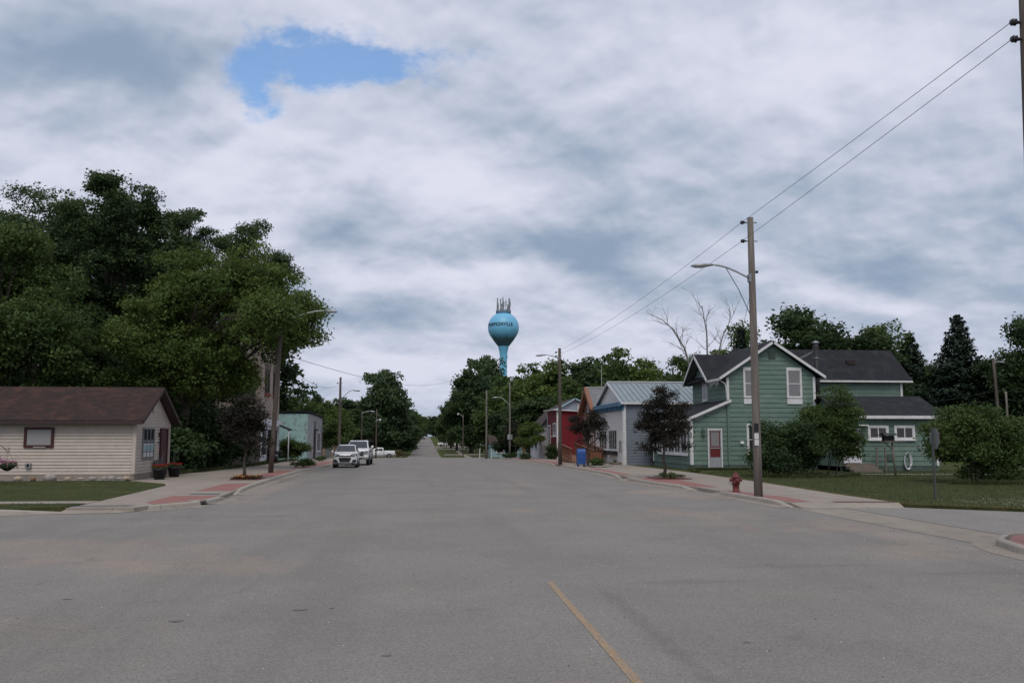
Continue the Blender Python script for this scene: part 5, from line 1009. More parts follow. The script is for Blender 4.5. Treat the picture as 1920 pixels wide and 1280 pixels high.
# ------------------------------------------------------------------ fire hydrant
hy = thing('fire_hydrant', 'red fire hydrant on the right pavement', 'hydrant', (11.58, 32.3, .13)); hx, hyy, hz0 = 11.58, 32.3, .13
m = MB(); m.lathe([(0, 0), (.17, 0), (.17, .03), (.125, .04), (.12, .30), (.165, .31), (.165, .35), (.125, .36), (.125, .52), (.15, .53), (.15, .56), (.13, .58), (.10, .65), (.05, .69), (.035, .69), (.035, .74), (0, .74)], (hx, hyy, hz0), 20); m.build('barrel', M_hyd, hy)
m = MB(); m.lathe([(0, -.23), (.055, -.23), (.065, -.2), (.065, -.16), (.05, -.15), (.05, 0)], (hx, hyy, hz0 + .45), 14, 'X'); m.build('nozzle', M_hyd, hy); m = MB(); m.lathe([(0, .23), (.055, .23), (.065, .2), (.065, .16), (.05, .15), (.05, 0)], (hx, hyy, hz0 + .45), 14, 'X'); m.build('nozzle', M_hyd, hy)
m = MB(); m.lathe([(0, -.24), (.07, -.24), (.085, -.2), (.085, -.16), (.065, -.15), (.065, 0)], (hx, hyy, hz0 + .43), 14, 'Y'); m.build('pumper_nozzle', M_hyd, hy)
m = MB(); m.tube([(hx - .22, hyy, hz0 + .43), (hx - .25, hyy - .02, hz0 + .33), (hx - .2, hyy - .05, hz0 + .26), (hx - .13, hyy - .06, hz0 + .3)], .009, 5); m.build('chain', M_blackm, hy)
for i in range(6): a = i * 1.047; m = MB(); m.tube([(hx + .15 * math.cos(a), hyy + .15 * math.sin(a), hz0 + .29), (hx + .15 * math.cos(a), hyy + .15 * math.sin(a), hz0 + .37)], .012, 6); m.build('bolt', M_hyd, hy)

# ------------------------------------------------------------------ poles, lamps, wires
def pole(label, x, y, h, r=.15, mat=None, lean=(0, 0), lamp=None, ins=(), zb=None, cat='utility pole', name='utility_pole', extras=()):
    """lamp = (height of arm root, sideways reach, rise); ins = heights of side insulators"""
    zb = gz(y) + .12 if zb is None else zb; t = thing(name, label, cat, (x, y, zb)); mat = mat or M_pole
    def px(z): f = (z - zb) / h; return x + lean[0] * f, y + lean[1] * f
    m = MB(); m.tube([(*px(zb + h * f), zb + h * f - .2 * (f == 0)) for f in (0, .2, .4, .6, .8, 1)], [r, r * .95, r * .9, r * .84, r * .77, r * .70], 14); m.build('shaft', mat, t)
    for z in ins:
        a, b = px(z); m = MB(); m.tube([(a - .1, b, z), (a - .3, b, z)], .018, 6); m.lathe([(0, -.36), (.05, -.36), (.075, -.32), (.05, -.30), (.075, -.26), (.04, -.24), (.03, -.18)], (a, b, z), 10, 'X'); m.build('insulator', M_ins, t)
        m = MB(); m.tube([(a + .1, b, z), (a + .24, b, z)], .016, 6); m.build('bolt', M_ins, t)
    if lamp:
        z, rc, rise = lamp[:3]; s = 1 if rc > 0 else -1; L = abs(rc); a, b = px(z); m = MB(); pts = [(a + s * r * .7, b, z)]
        for i in range(1, 11): q = i / 10; pts.append((a + s * (r * .7 + L * .78 * q), b, z + rise * math.sin(q * math.pi / 2)))
        m.tube(pts, .035, 8); m.build('arm', M_alum, t); m = MB(); m.box(a + s * r * .5 - .06, a + s * r * .5 + .06, b - .1, b + .1, z - .14, z + .14); m.build('bracket', M_greym, t)
        if len(lamp) > 3 and lamp[3]:      # stay below the arm
            m = MB(); q = pts[6]; m.tube([(q[0], b, q[2] - .04), (a + s * L * .28, b, z - .42), (a + s * r * .8, b, z - lamp[3])], .014, 5); m.build('stay', M_blackm, t)
        hx_ = pts[-1][0]; hz_ = pts[-1][2]; kind = lamp[4] if len(lamp) > 4 else 'cobra'
        m = MB()
        if kind == 'cobra':
            rings = []
            for u_, w_, hgt in [(-.05, .05, .05), (.1, .10, .07), (.3, .15, .10), (.55, .14, .10), (.72, .05, .04)]:
                rings.append([(hx_ + s * u_ * 1.0, b + w_ * math.cos(k_), hz_ - .01 * u_ * 8 + hgt * math.sin(k_) * (.7 if math.sin(k_) > 0 else .9)) for k_ in [j * .7854 for j in range(8)]])
            m.loft(rings); hd = m.build('lamp_head', M_alum, t); m = MB(); m.lathe([(0, -.13), (.06, -.12), (.11, -.06), (.11, -.04)], (hx_ + s * .38, b, hz_ + .0), 10); m.build('lens', M_lens, hd)
        else:
            m.lathe([(0, .12), (.06, .12), (.08, .05), (.17, -.02), (.18, -.05), (0, -.05)], (hx_, b, hz_), 14); hd = m.build('lamp_head', M_lampw, t); m = MB(); m.lathe([(.14, -.05), (.13, -.14), (.08, -.2), (0, -.22)], (hx_, b, hz_), 14); m.build('lens', M_lampw, hd)
    for e in extras: e(t, px)
    return t
def notices(t, px):
    for z, hh, w, mt in [(2.36, .28, .13, M_blackm), (2.1, .2, .12, M_paper), (1.88, .2, .12, M_paper)]:
        a, b = px(z); m = MB(); m.box(a - w - .02, a + .03 - .02, b - .165, b - .150, z, z + hh); m.build('notice', mt, t)
    a, b = px(7.0); m = MB(); m.tube([(a + .14, b, 7.95), (a + .22, b, 7.95)], .05, 8); m.build('wire_hook', M_ins, t)
pole('grey wooden pole with curved lamp arm beside the hydrant', 11.4, 29.6, 9.78, .15, lamp=(7.72, -1.75, .46, 1.25), ins=(9.72, 9.05), extras=(notices,))
pole('tall wooden pole cut by the top right corner of the view', 11.66, 15.75, 11.6, .19, M_poled, (.30, 0), ins=(10.4, 10.05))
pole('dark wooden pole with lamp arm in front of the light green tree', -8.9, 52.7, 9.6, .15, M_poled, (.42, 0), lamp=(8.9, 3.1, .75, 0), ins=(7.1,))
pole('wooden lamp pole in front of the red shop', 10.38, 67.7, 9.0, .15, M_poled, lamp=(8.3, -1.35, .25, 0), ins=(8.75, 8.45))
def boxm(t, px):
    z = gz(104) + 2.3; a, b = px(z); m = MB(); m.box(a - .28, a - .02, b - .24, b - .1, z, z + .62); m.build('meter_box', M_alum, t); m = MB(); m.box(a + .03, a + .28, b - .24, b - .1, z, z + .6); m.build('meter_box', M_greym, t)
pole('thin grey lamp pole with meter boxes beside the young tree', 9.95, 104, 8.9, .12, lamp=(6.0, -1.6, .9, 0), extras=(boxm,))
pole('bare grey pole between two white posts near the far crossing', 7.6, 110, 8.4, .13)
pole('dark wooden lamp pole left of the tall rounded tree', -8.55, 90, 8.3, .15, M_poled, lamp=(5.9, 1.5, 1.0, 0), ins=(7.6,))
pole('slim pole with small white lamp at the left of the crossing', -6.85, 126, 6.8, .10, M_poled, lamp=(4.6, .55, .08, 0, 'bell'))
pole('slim lamp post with round white lamp right of the far road', 6.4, 150, 7.2, .10, M_poled, zb=-1.2, lamp=(5.7, -1.0, .45, 0, 'bell'))
pole('thin pole with white lamp head half hidden by trees', -7.9, 112, 5.6, .08, M_poled, lamp=(5.2, 1.1, .25, 0))
pole('bare thin pole beside the far road, left of a pair', 5.6, 262, 7.4, .10, M_poled); pole('bare thin pole beside the far road, right of a pair', 6.2, 258, 8.2, .10, M_poled)
pole('leaning dark pole with small lamp behind the large right shrub', 51.6, 75, 9.1, .16, M_poled, (-.3, 0), zb=.1, lamp=(8.95, .35, .05, 0)); pole('short stub pole beside the leaning right pole', 52.6, 75.4, 6.2, .12, M_pole, zb=.1)
def antenna(): t = thing('radio_mast', 'thin mast standing behind the white shop roof', 'mast', (18.6, 92, .0)); MB().tube([(18.6, 92, -.1), (18.6, 92, 9.8)], .03, 6).build('mast', M_greym, t)
antenna()
for x, lb in ((6.9, 'short white post left of the bare grey pole'), (8.35, 'short white post right of the bare grey pole')):
    t = thing('white_post', lb, 'post', (x, 112, gz(112) + .04)); MB().box(x - .045, x + .045, 111.955, 112.045, gz(112), gz(112) + 1.25).build('post', M_paper, t); MB().box(x - .06, x + .06, 111.94, 112.06, gz(112) + 1.25, gz(112) + 1.3).build('cap', M_paper, t)

def wire(label, pts_list, sag, r=.013, cat='power line', name='power_line'):
    m = MB()
    for (a, b), sg in zip(zip(pts_list[:-1], pts_list[1:]), sag):
        a, b = Vector(a), Vector(b); n = 18; m.tube([a.lerp(b, i / n) - Vector((0, 0, 4 * sg * (i / n) * (1 - i / n))) for i in range(n + 1)], r, 5, cap=False)
    tag(m.build(name, M_wire, None, 0, Vector(pts_list[0])), label, cat)
wire('upper overhead power line along the right side of the street', [(11.58, 15.75, 10.4), (11.08, 29.6, 9.72), (10.06, 67.7, 8.75), (9.7, 104, 8.2)], (.02, .35, .3), .007)
wire('lower overhead power line along the right side of the street', [(11.58, 15.75, 10.05), (11.08, 29.6, 9.05), (10.06, 67.7, 8.45), (9.7, 104, 7.6)], (.02, .35, .3), .007)
wire('single wire crossing the street from the left lamp pole', [(-8.6, 52.7, 7.1), (4.2, 175, 13.2), (24, 190, 14)], (1.3, .3), .016)
wire('sagging wire from the left pole to the second left pole', [(-8.6, 52.7, 7.0), (-8.6, 90, 7.5)], (1.0,), .012); wire('lower slack wire beyond the left lamp pole', [(-8.6, 52.7, 6.4), (-8.9, 90, 5.6)], (.9,), .012)
wire('thin wire in front of the spruces at the right', [(34.5, 66, 4.6), (51.4, 75, 6.4), (75, 84, 7.4)], (.3, .4), .012); wire('lower thin wire in front of the spruces at the right', [(34.5, 66, 4.3), (51.4, 75, 5.6), (75, 84, 6.2)], (.3, .4), .012)
wire('service wire from the right lamp pole to the green house', [(11.5, 29.6, 7.95), (19.6, 55.0, 6.6)], (.35,), .008)
gy_ = thing('guy_wire', 'guy wire with pale guard at the thin lamp pole', 'guy wire', (12.0, 104, -.35)); MB().tube([(9.95, 104, 5), (12.1, 104, -.35)], .012, 5).build('wire', M_wire, gy_); MB().tube([(11.1, 104, 2.1), (12.05, 104, -.25)], .05, 6).build('guard', M_paper, gy_)
gd = thing('timber_post', 'pale orange timber leaning by the young tree', 'post', (11.25, 99, -.3)); MB().tube([(10.95, 99, -.35), (11.1, 99, 1.35)], [.16, .10], 8).build('timber', M_yelg, gd)

# ------------------------------------------------------------------ shops on the right
S = thing('white_shop', 'small grey-white sided shop with blue cornice and metal roof', 'shop', (18, 71, 0)); sx, sy0, sy1 = 15.1, 66.3, 76.4; sz = -.05
box('wall', M_greysid, S, sx, 24.5, sy0, sy1, sz - .1, 4.85); fS = WF((sx, sy1), (sx, sy0)); fSouth = WF((sx, sy0), (24.5, sy0))
siding(S, fS, [(0, .12), (fS.len, .12), (fS.len, 4.25), (0, 4.25)], .2, M_greysid, False); siding(S, fSouth, [(0.05, .12), (fSouth.len, .12), (fSouth.len, 4.85), (0.05, 4.85)], .22, M_bluesid, False)
m = MB(); m.prism([(sx + .02, sy0, 4.8), (sx + .02, sy1, 4.8), (sx + .02, 71.3, 6.52)], (9.3, 0, 0)); m.build('gable_wall', M_greysid, S); gF = WF((sx + .018, sy1), (sx + .018, sy0)); siding(S, gF, [(0.3, 4.86), (gF.len - .3, 4.86), (gF.len / 2, 6.42)], .2, M_greysid, False)
roof_slab('roof', S, (sx - .25, sy0 - .3, 4.82), (24.8, sy0 - .3, 4.82), (24.8, 71.3, 6.68), (sx - .25, 71.3, 6.68), .08, M_metroof); roof_slab('roof', S, (24.8, sy1 + .3, 4.82), (sx - .25, sy1 + .3, 4.82), (sx - .25, 71.3, 6.68), (24.8, 71.3, 6.68), .08, M_metroof)
for i in range(23): x = sx + i * .42; m = MB(); bar(m, (x, sy0 - .3, 4.875), (x, 71.3, 6.735), .05, .05); m.build('rib', M_metroof, S)
m = MB(); bar(m, (sx - .27, 71.3, 6.69), (sx - .27, sy0 - .32, 4.82), .04, .17); bar(m, (sx - .27, 71.3, 6.69), (sx - .27, sy1 + .32, 4.82), .04, .17); m.build('bargeboard', M_white, S); m = MB(); m.box(sx - .26, 24.8, sy0 - .34, sy0 - .31, 4.68, 4.84); m.build('fascia', M_white, S); m = MB(); m.box(sx - .2, 24.8, 71.2, 71.4, 6.69, 6.76); m.build('ridge_cap', M_white, S)
m = MB(); fS.box(m, -.1, fS.len + .15, 4.55, 4.85, .0, .42); fS.box(m, -.05, fS.len + .1, 4.25, 4.55, .0, .12); m.build('cornice', M_bluetrim, S)
for i in range(12): u_ = .25 + i * (fS.len - .5) / 11; m = MB(); fS.box(m, u_ - .09, u_ + .09, 4.28, 4.55, .12, .36); m.build('cornice_bracket', M_bluetrim, S)
m = MB(); fS.box(m, fS.len - .16, fS.len + .03, .05, 4.25, .0, .06); fSouth.box(m, -.03, .14, .05, 4.8, .0, .05); m.build('corner_board', M_white, S); m = MB(); fS.box(m, 0, .14, .05, 4.25, .0, .05); m.build('corner_board', M_white, S)
for u_ in (1.0, 4.9): window(S, fS, u_, u_ + 2.9, 1.2, 2.72, .08, M_glass, M_white, 4, True, .06); m = MB(); fS.box(m, u_ - .1, u_ + 3.0, .78, 1.1, .03, .32); m.build('flower_box', M_blackm, S)
m = MB(); fS.box(m, 8.65, 9.7, .1, 2.65, .01, .06); dd = m.build('door', M_greysid, S); m = MB(); fS.quad(m, 8.85, 9.1, 1.0, 1.9, .065); m.build('door_pane', M_glass, dd); m = MB(); fS.quad(m, 9.3, 9.55, 1.0, 1.9, .065); m.build('door_pane', M_glass, dd)
st2 = thing('door_step', 'dark wooden door step with a pot at the white shop', 'step', (14.6, 67.2, .1)); box('step', M_wood, st2, 14.25, 15.02, 66.8, 68.0, .12, .26); MB().lathe([(0, .26), (.12, .26), (.16, .5), (0, .5)], (14.6, 67.4, 0), 10).build('pot', M_greend, st2)

B = thing('brown_shop', 'brown gabled shop with orange bargeboards and white side wall', 'shop', (18, 79.5, 0)); bx = 14.9
box('wall', M_white2, B, bx, 25, 76.6, 82.6, -.2, 4.6); m = MB(); m.prism([(bx, 76.6, 4.6), (bx, 82.6, 4.6), (bx, 79.6, 6.5)], (9.5, 0, 0)); m.build('gable_wall', M_brown, B); fB = WF((bx, 82.6), (bx, 76.6)); m = MB(); fB.box(m, 0, fB.len, -.15, 4.6, .0, .04); m.build('front_wall', M_brown, B)
siding(B, WF((bx, 76.6), (25, 76.6)), [(0, .0), (10, .0), (10, 4.5), (0, 4.5)], .42, M_white2, True)
roof_slab('roof', B, (bx - .35, 76.1, 4.42), (25, 76.1, 4.42), (25, 79.6, 6.68), (bx - .35, 79.6, 6.68), .1, M_shg); roof_slab('roof', B, (25, 83.1, 4.42), (bx - .35, 83.1, 4.42), (bx - .35, 79.6, 6.68), (25, 79.6, 6.68), .1, M_shg)
m = MB(); bar(m, (bx - .3, 79.6, 6.74), (bx - .3, 76.05, 4.44), .34, .34); bar(m, (bx - .3, 79.6, 6.74), (bx - .3, 83.15, 4.44), .34, .34); m.build('bargeboard', M_orange, B); m = MB(); m.box(bx - .3, 25, 79.5, 79.7, 6.69, 6.75); m.build('ridge_cap', M_white, B)
window(B, fB, 2.7, 3.6, 4.55, 5.65, .08, M_glass, M_white, 'double', True, .06); window(B, fB, 3.5, 5.2, 1.1, 2.4, .1, M_glass, M_white, 2, True, .07); m = MB(); fB.box(m, 1.0, 2.0, 0.5, 2.6, .04, .08); m.build('door', M_reddoor, B)

rp = thing('wooden_ramp', 'brown wooden ramp with railings at the brown shop', 'ramp', (13.2, 74, .1))
m = MB(); m.hexa([(12.0, 72.2, .1), (14.6, 72.2, .1), (14.6, 79.5, .1), (12.0, 79.5, .1)], [(12.0, 72.2, .16), (14.6, 72.2, .16), (14.6, 79.5, .62), (12.0, 79.5, .62)]); m.build('deck', M_deck, rp)
for x in (12.0, 13.5, 14.6):
    for i in range(5):
        y = 72.2 + i * 1.75; z = .14 + i * .11; box('post', M_deck, rp, x - .05, x + .05, y - .05, y + .05, z - .1, z + 1.08)
    m = MB(); bar(m, (x, 72.0, 1.26), (x, 79.4, 1.7), .14, .05); m.build('handrail', M_deck, rp); m = MB(); bar(m, (x, 72.0, .5), (x, 79.4, .94), .05, .09); m.build('lower_rail', M_deck, rp)
    for i in range(20): y = 72.4 + i * .36; z = .35 + i * .0214; MB().box(x - .02, x + .02, y - .02, y + .02, z, z + .88).build('baluster', M_deck, rp)
MB().hexa([(13.48, 72.15, .2), (14.62, 72.15, .2), (14.62, 72.2, .2), (13.48, 72.2, .2)], [(13.48, 72.15, .95), (14.62, 72.15, .95), (14.62, 72.2, .95), (13.48, 72.2, .95)]).build('end_panel', M_deck, rp)

Rd = thing('red_shop', 'narrow red boarded shop with white trim and flat roof', 'shop', (17, 95, -.2)); rx0, ry0, ry1 = 13.8, 91.8, 99.2
m = MB(); m.box(rx0, 21, ry0, ry1, -.5, 5.0); m.build('wall', M_red, Rd); fR = WF((rx0, ry1), (rx0, ry0)); fRs = WF((rx0, ry0), (21, ry0))
m = MB()
for i in range(24): fRs.box(m, i * .3 + .02, i * .3 + .27, -.3, 4.98, .0, .018)
for i in range(24): fR.box(m, i * .3 + .02, i * .3 + .27, -.3, 4.98, .0, .018)
tag(m.build('boards', M_red, Rd), kind='stuff')
m = MB(); m.hexa([(rx0 - .45, ry0 - .35, 5.02), (21, ry0 - .35, 4.55), (21, ry1 + .3, 4.6), (rx0 - .45, ry1 + .3, 5.1)], [(rx0 - .45, ry0 - .35, 5.12), (21, ry0 - .35, 4.65), (21, ry1 + .3, 4.7), (rx0 - .45, ry1 + .3, 5.2)]); m.build('roof', M_white, Rd)
m = MB(); fR.box(m, fR.len - .2, fR.len + .03, -.3, 5.0, .0, .07); fRs.box(m, -.03, .22, -.3, 5.0, .0, .07); m.build('corner_board', M_white, Rd); m = MB(); fR.box(m, 0, .2, -.3, 5.0, .0, .07); m.build('corner_board', M_white, Rd)
window(Rd, fR, .8, 2.5, .7, 3.4, .14, M_glass, M_white, 'double', True, .06); window(Rd, fR, 4.6, 6.4, 2.4, 3.6, .14, M_glass, M_white, 2, True, .06); m = MB(); fR.box(m, 4.7, 6.0, -.2, 2.2, .03, .09); dd = m.build('door', M_reddoor, Rd); m = MB(); fR.quad(m, 5.0, 5.7, .9, 1.9, .095); m.build('door_pane', M_glass, dd); m = MB(); fR.box(m, 3.0, 6.6, 2.22, 2.34, .02, .1); m.build('door_head', M_white, Rd)
Ba = thing('grey_barn', 'pale sided building with tall umber gambrel roof behind the red shop', 'house', (17, 103, -.4)); m = MB(); m.box(12.9, 22, 99.6, 108, -.7, 3.3); m.build('wall', M_white2, Ba)
roof_slab('roof', Ba, (12.4, 108.4, 2.9), (12.4, 99.3, 2.9), (14.7, 99.3, 5.3), (14.7, 108.4, 5.3), .12, M_shbr); roof_slab('roof', Ba, (14.7, 108.4, 5.3), (14.7, 99.3, 5.3), (17.0, 99.3, 6.65), (17.0, 108.4, 6.65), .12, M_shbr); roof_slab('roof', Ba, (21.6, 99.3, 4.4), (21.6, 108.4, 4.4), (17.0, 108.4, 6.65), (17.0, 99.3, 6.65), .12, M_shbr)
m = MB(); m.prism([(13.0, 99.62, 3.3), (21.4, 99.62, 3.3), (21.4, 99.62, 4.3), (17.0, 99.62, 6.45), (14.8, 99.62, 5.15)], (0, .3, 0)); m.build('gable_wall', M_bluegrey, Ba); fBa = WF((13, 99.6), (21.4, 99.6)); m = MB(); bar(m, (17.0, 99.25, 6.66), (14.6, 99.25, 5.3), .05, .16); bar(m, (17, 99.25, 6.66), (21.7, 99.25, 4.4), .05, .16); m.build('bargeboard', M_aqua, Ba); window(Ba, fBa, 4.4, 5.5, 5.15, 5.95, .1, M_paper, M_white, None, True, .06)
fBw = WF((12.9, 108), (12.9, 99.6)); window(Ba, fBw, 4.5, 6.3, .9, 2.5, .1, M_glass, M_aqua, 2, True, .06); window(Ba, fBw, 1.0, 2.6, .9, 2.5, .1, M_glass, M_aqua, 2, True, .06)

mb = thing('mailbox', 'blue street mailbox on the right pavement', 'mailbox', (10.9, 61.5, .13)); z0 = .13
prof = [(-.3, .18), (.3, .18), (.3, .95)] + [(.3 * math.cos(a), .95 + .3 * math.sin(a)) for a in [j * math.pi / 8 for j in range(1, 8)]] + [(-.3, .95)]
m = MB(); m.prism([(10.62, 61.5 + a, z0 + b) for a, b in prof], (.58, 0, 0)); m.build('body', M_bin, mb, .015)
for x in (10.66, 11.1):
    for y in (61.25, 61.7): box('leg', M_bin, mb, x, x + .06, y, y + .05, z0, z0 + .19)
m = MB(); m.box(10.605, 10.62, 61.28, 61.72, z0 + .92, z0 + 1.1); m.build('letter_flap', M_bin, mb); m = MB(); m.box(10.72, 11.1, 61.19, 61.2, z0 + .5, z0 + .8); m.build('collection_panel', M_bin, mb)

# ------------------------------------------------------------------ buildings on the left
T = thing('tan_building', 'tall tan stucco building with paired arched windows behind the trees', 'building', (-18, 76, 0)); tx, ty0, ty1 = -13.0, 71.6, 80.4
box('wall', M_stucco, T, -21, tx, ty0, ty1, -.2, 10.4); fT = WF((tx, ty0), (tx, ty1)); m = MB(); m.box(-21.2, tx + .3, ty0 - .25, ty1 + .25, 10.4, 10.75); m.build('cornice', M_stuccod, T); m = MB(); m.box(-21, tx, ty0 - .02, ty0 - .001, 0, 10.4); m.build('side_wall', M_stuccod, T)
def arched(u0, u1, z0, z1):
    m = MB(); r_ = (u1 - u0) / 2; cu = (u0 + u1) / 2; pts = [fT.pt(u0, z0, .0), fT.pt(u1, z0, .0)] + [fT.pt(cu + r_ * math.cos(a), z1 - r_ + r_ * math.sin(a), .0) for a in [j * math.pi / 8 for j in range(9)]]
    m.prism(pts, fT.n * .05); w = m.build('window', M_maroon, T); m = MB(); fT.quad(m, u0 + .08, u1 - .08, z0 + .08, z1 - r_, .055); m.build('pane', M_glass, w); m = MB(); fT.box(m, u0 - .06, u1 + .06, z0 - .22, z0, .0, .18); m.build('sill', M_rustred, w)
    m = MB(); m.tube([fT.pt(cu + (r_ + .1) * math.cos(a), z1 - r_ + (r_ + .1) * math.sin(a), .04) for a in [j * math.pi / 8 for j in range(9)]], .06, 5); m.build('hood_mould', M_stuccod, w)
for u0 in (1.5, 2.7, 5.3, 6.5): arched(u0, u0 + .85, 5.75, 8.1)
m = MB(); fT.box(m, 0.1, 8.7, .3, 3.1, .02, .08); m.build('shop_front', M_white2, T); m = MB(); fT.box(m, -.1, 8.9, 3.1, 3.6, .02, .3); m.build('shop_fascia', M_white2, T)
for u0 in (.6, 3.0, 5.8): m = MB(); fT.quad(m, u0, u0 + 1.8, .8, 2.8, .085); m.build('shop_pane', M_glass, T)
m = MB(); m.hexa([(tx, 79.0, 3.25), (tx + 1.2, 79.0, 2.75), (tx + 1.2, 80.4, 2.75), (tx, 80.4, 3.25)], [(tx, 79.0, 3.4), (tx + 1.2, 79.0, 2.9), (tx + 1.2, 80.4, 2.9), (tx, 80.4, 3.4)]); m.build('awning', M_blackm, T); m = MB(); m.tube([(tx + 1.1, 79.1, 0), (tx + 1.1, 79.1, 2.8)], .05, 6); m.build('awning_post', M_white2, T)
K = thing('teal_building', 'peeling teal painted block building with white front', 'building', (-16, 103, -.3)); kx, ky0, ky1 = -12.5, 96.2, 109.5
box('wall', M_mortar, K, -22, kx, ky0, ky1, -.8, 4.7); kS = WF((-22, ky0), (kx, ky0)); kE = WF((kx, ky0), (kx, ky1))
def blocks(wf, mat, rows, zb):
    m = MB()
    for r_ in range(rows):
        u_ = -.2 if r_ % 2 else 0.0
        while u_ < wf.len - .02:
            a, b = max(u_, 0) + .012, min(u_ + .4, wf.len) - .012
            if b > a + .02: wf.box(m, a, b, zb + r_ * .2 + .012, zb + r_ * .2 + .188, .0, .012 + rnd.uniform(0, .008))
            u_ += .4
    tag(m.build('block_facing', mat, K), kind='stuff')
blocks(kS, M_teal, 26, -.5); blocks(kE, M_blockw, 26, -.5)
m = MB(); m.hexa([(-22.2, ky0 - .15, 4.72), (kx + .2, ky0 - .15, 4.82), (kx + .2, ky1 + .2, 4.5), (-22.2, ky1 + .2, 4.5)], [(-22.2, ky0 - .15, 4.92), (kx + .2, ky0 - .15, 5.02), (kx + .2, ky1 + .2, 4.7), (-22.2, ky1 + .2, 4.7)]); m.build('roof', M_shd, K)
m = MB(); kE.box(m, 5.4, 6.6, -.4, 3.0, .0, .05); m.build('door', M_maroon, K); m = MB(); kE.box(m, 5.2, 5.4, -.4, 4.0, .01, .07); m.build('door_jamb', M_blackm, K); m = MB(); kE.box(m, 6.6, 6.8, -.4, 4.0, .01, .07); m.build('door_jamb', M_blackm, K); m = MB(); kE.box(m, 5.2, 9.6, 3.0, 3.12, .01, .08); m.build('lintel', M_blackm, K)
window(K, kE, 8.2, 11.2, .6, 2.7, .1, M_screen, M_white2, 3, True, .06)
Ga = thing('tan_garage', 'small tan building with green roof beyond the teal building', 'garage', (-15, 128, -.8)); box('wall', M_garage, Ga, -19, -12.6, 125, 134, -1.2, 1.9); roof_slab('roof', Ga, (-12.1, 124.6, 1.7), (-12.1, 134.4, 1.7), (-15.8, 134.4, 3.7), (-15.8, 124.6, 3.7), .12, M_groof); roof_slab('roof', Ga, (-19.5, 134.4, 1.7), (-19.5, 124.6, 1.7), (-15.8, 124.6, 3.7), (-15.8, 134.4, 3.7), .12, M_groof); m = MB(); m.prism([(-19, 125.02, 1.8), (-12.6, 125.02, 1.8), (-15.8, 125.02, 3.55)], (0, .2, 0)); m.build('gable_wall', M_garage, Ga); box('door', M_greym, Ga, -13.8, -12.9, 124.95, 124.99, -.9, 1.2)
sapling = thing('sapling', 'thin leafless sapling in front of the teal building', 'tree', (-9.6, 84, .0)); m = MB(); rg2 = np.random.default_rng(3); m.tube([(-9.6, 84, -.1), (-9.55, 84, 1.2), (-9.5, 84, 3.4)], [.04, .03, .008], 6)
for i in range(14): z = 1.0 + i * .15; a = rg2.uniform(0, 6.28); L = rg2.uniform(.4, 1.0); m.tube([(-9.56, 84, z), (-9.56 + L * .5 * math.cos(a), 84 + L * .5 * math.sin(a), z + L * .6), (-9.56 + L * .7 * math.cos(a), 84 + L * .7 * math.sin(a), z + L * 1.2)], [.014, .010, .004], 4)
m.build('branches', M_bark, sapling); bush('shrub', 'small dark plants at the foot of the leafless sapling', (-9.6, 83, -.0), [(-9.6, 83, .2, .6, .6, .25)], L_shrub, 88, 8, .2, 12, 14, .1, .1)
# small far houses among the trees
def small_house(label, x, y, w, d, h, rh, wm, rm):
    t = thing('far_house', label, 'house', (x, y, gz(y))); z = gz(y); box('wall', wm, t, x - w / 2, x + w / 2, y, y + d, z - .2, z + h); roof_slab('roof', t, (x - w / 2 - .4, y - .4, z + h - .1), (x + w / 2 + .4, y - .4, z + h - .1), (x + w / 2 + .4, y + d / 2, z + h + rh), (x - w / 2 - .4, y + d / 2, z + h + rh), .12, rm); roof_slab('roof', t, (x + w / 2 + .4, y + d + .4, z + h - .1), (x - w / 2 - .4, y + d + .4, z + h - .1), (x - w / 2 - .4, y + d / 2, z + h + rh), (x + w / 2 + .4, y + d / 2, z + h + rh), .12, rm)
    wf = WF((x - w / 2, y), (x + w / 2, y))
    for i in range(3): window(t, wf, w * (.12 + .3 * i), w * (.12 + .3 * i) + w * .14, z + h * .35, z + h * .75, .1, M_glass, M_white, 'double', True, .06)
small_house('pale blue house glimpsed under the wood behind the bare pole', 17.0, 168, 9, 7, 2.6, 1.8, M_aqua, M_shbr); small_house('low pale house glimpsed behind the silver pickup', 15.5, 296, 9, 7, 2.8, 2, M_paper, M_shd)
small_house('white house glimpsed behind the pickup at the crossing', -15, 186, 8, 7, 2.7, 2, M_white2, M_shd)
# stop sign at the far driveway and small signs by the road
for lb, x, y, h, mt in (('far red stop sign in front of the silver pickup', 8.0, 250, 2.3, M_signr), ('small pale sign back left of the far road', -4.6, 238, 2.0, M_paper)):
    t = thing('road_sign', lb, 'sign', (x, y, gz(y))); z = gz(y); MB().box(x - .05, x + .05, y, y + .06, z - .1, z + h).build('post', M_post, t); MB().prism([(x + .36 * math.cos(R(22.5 + 45 * i)), y - .01, z + h + .36 * math.sin(R(22.5 + 45 * i))) for i in range(8)], (0, -.02, 0)).build('sign_plate', mt, t)

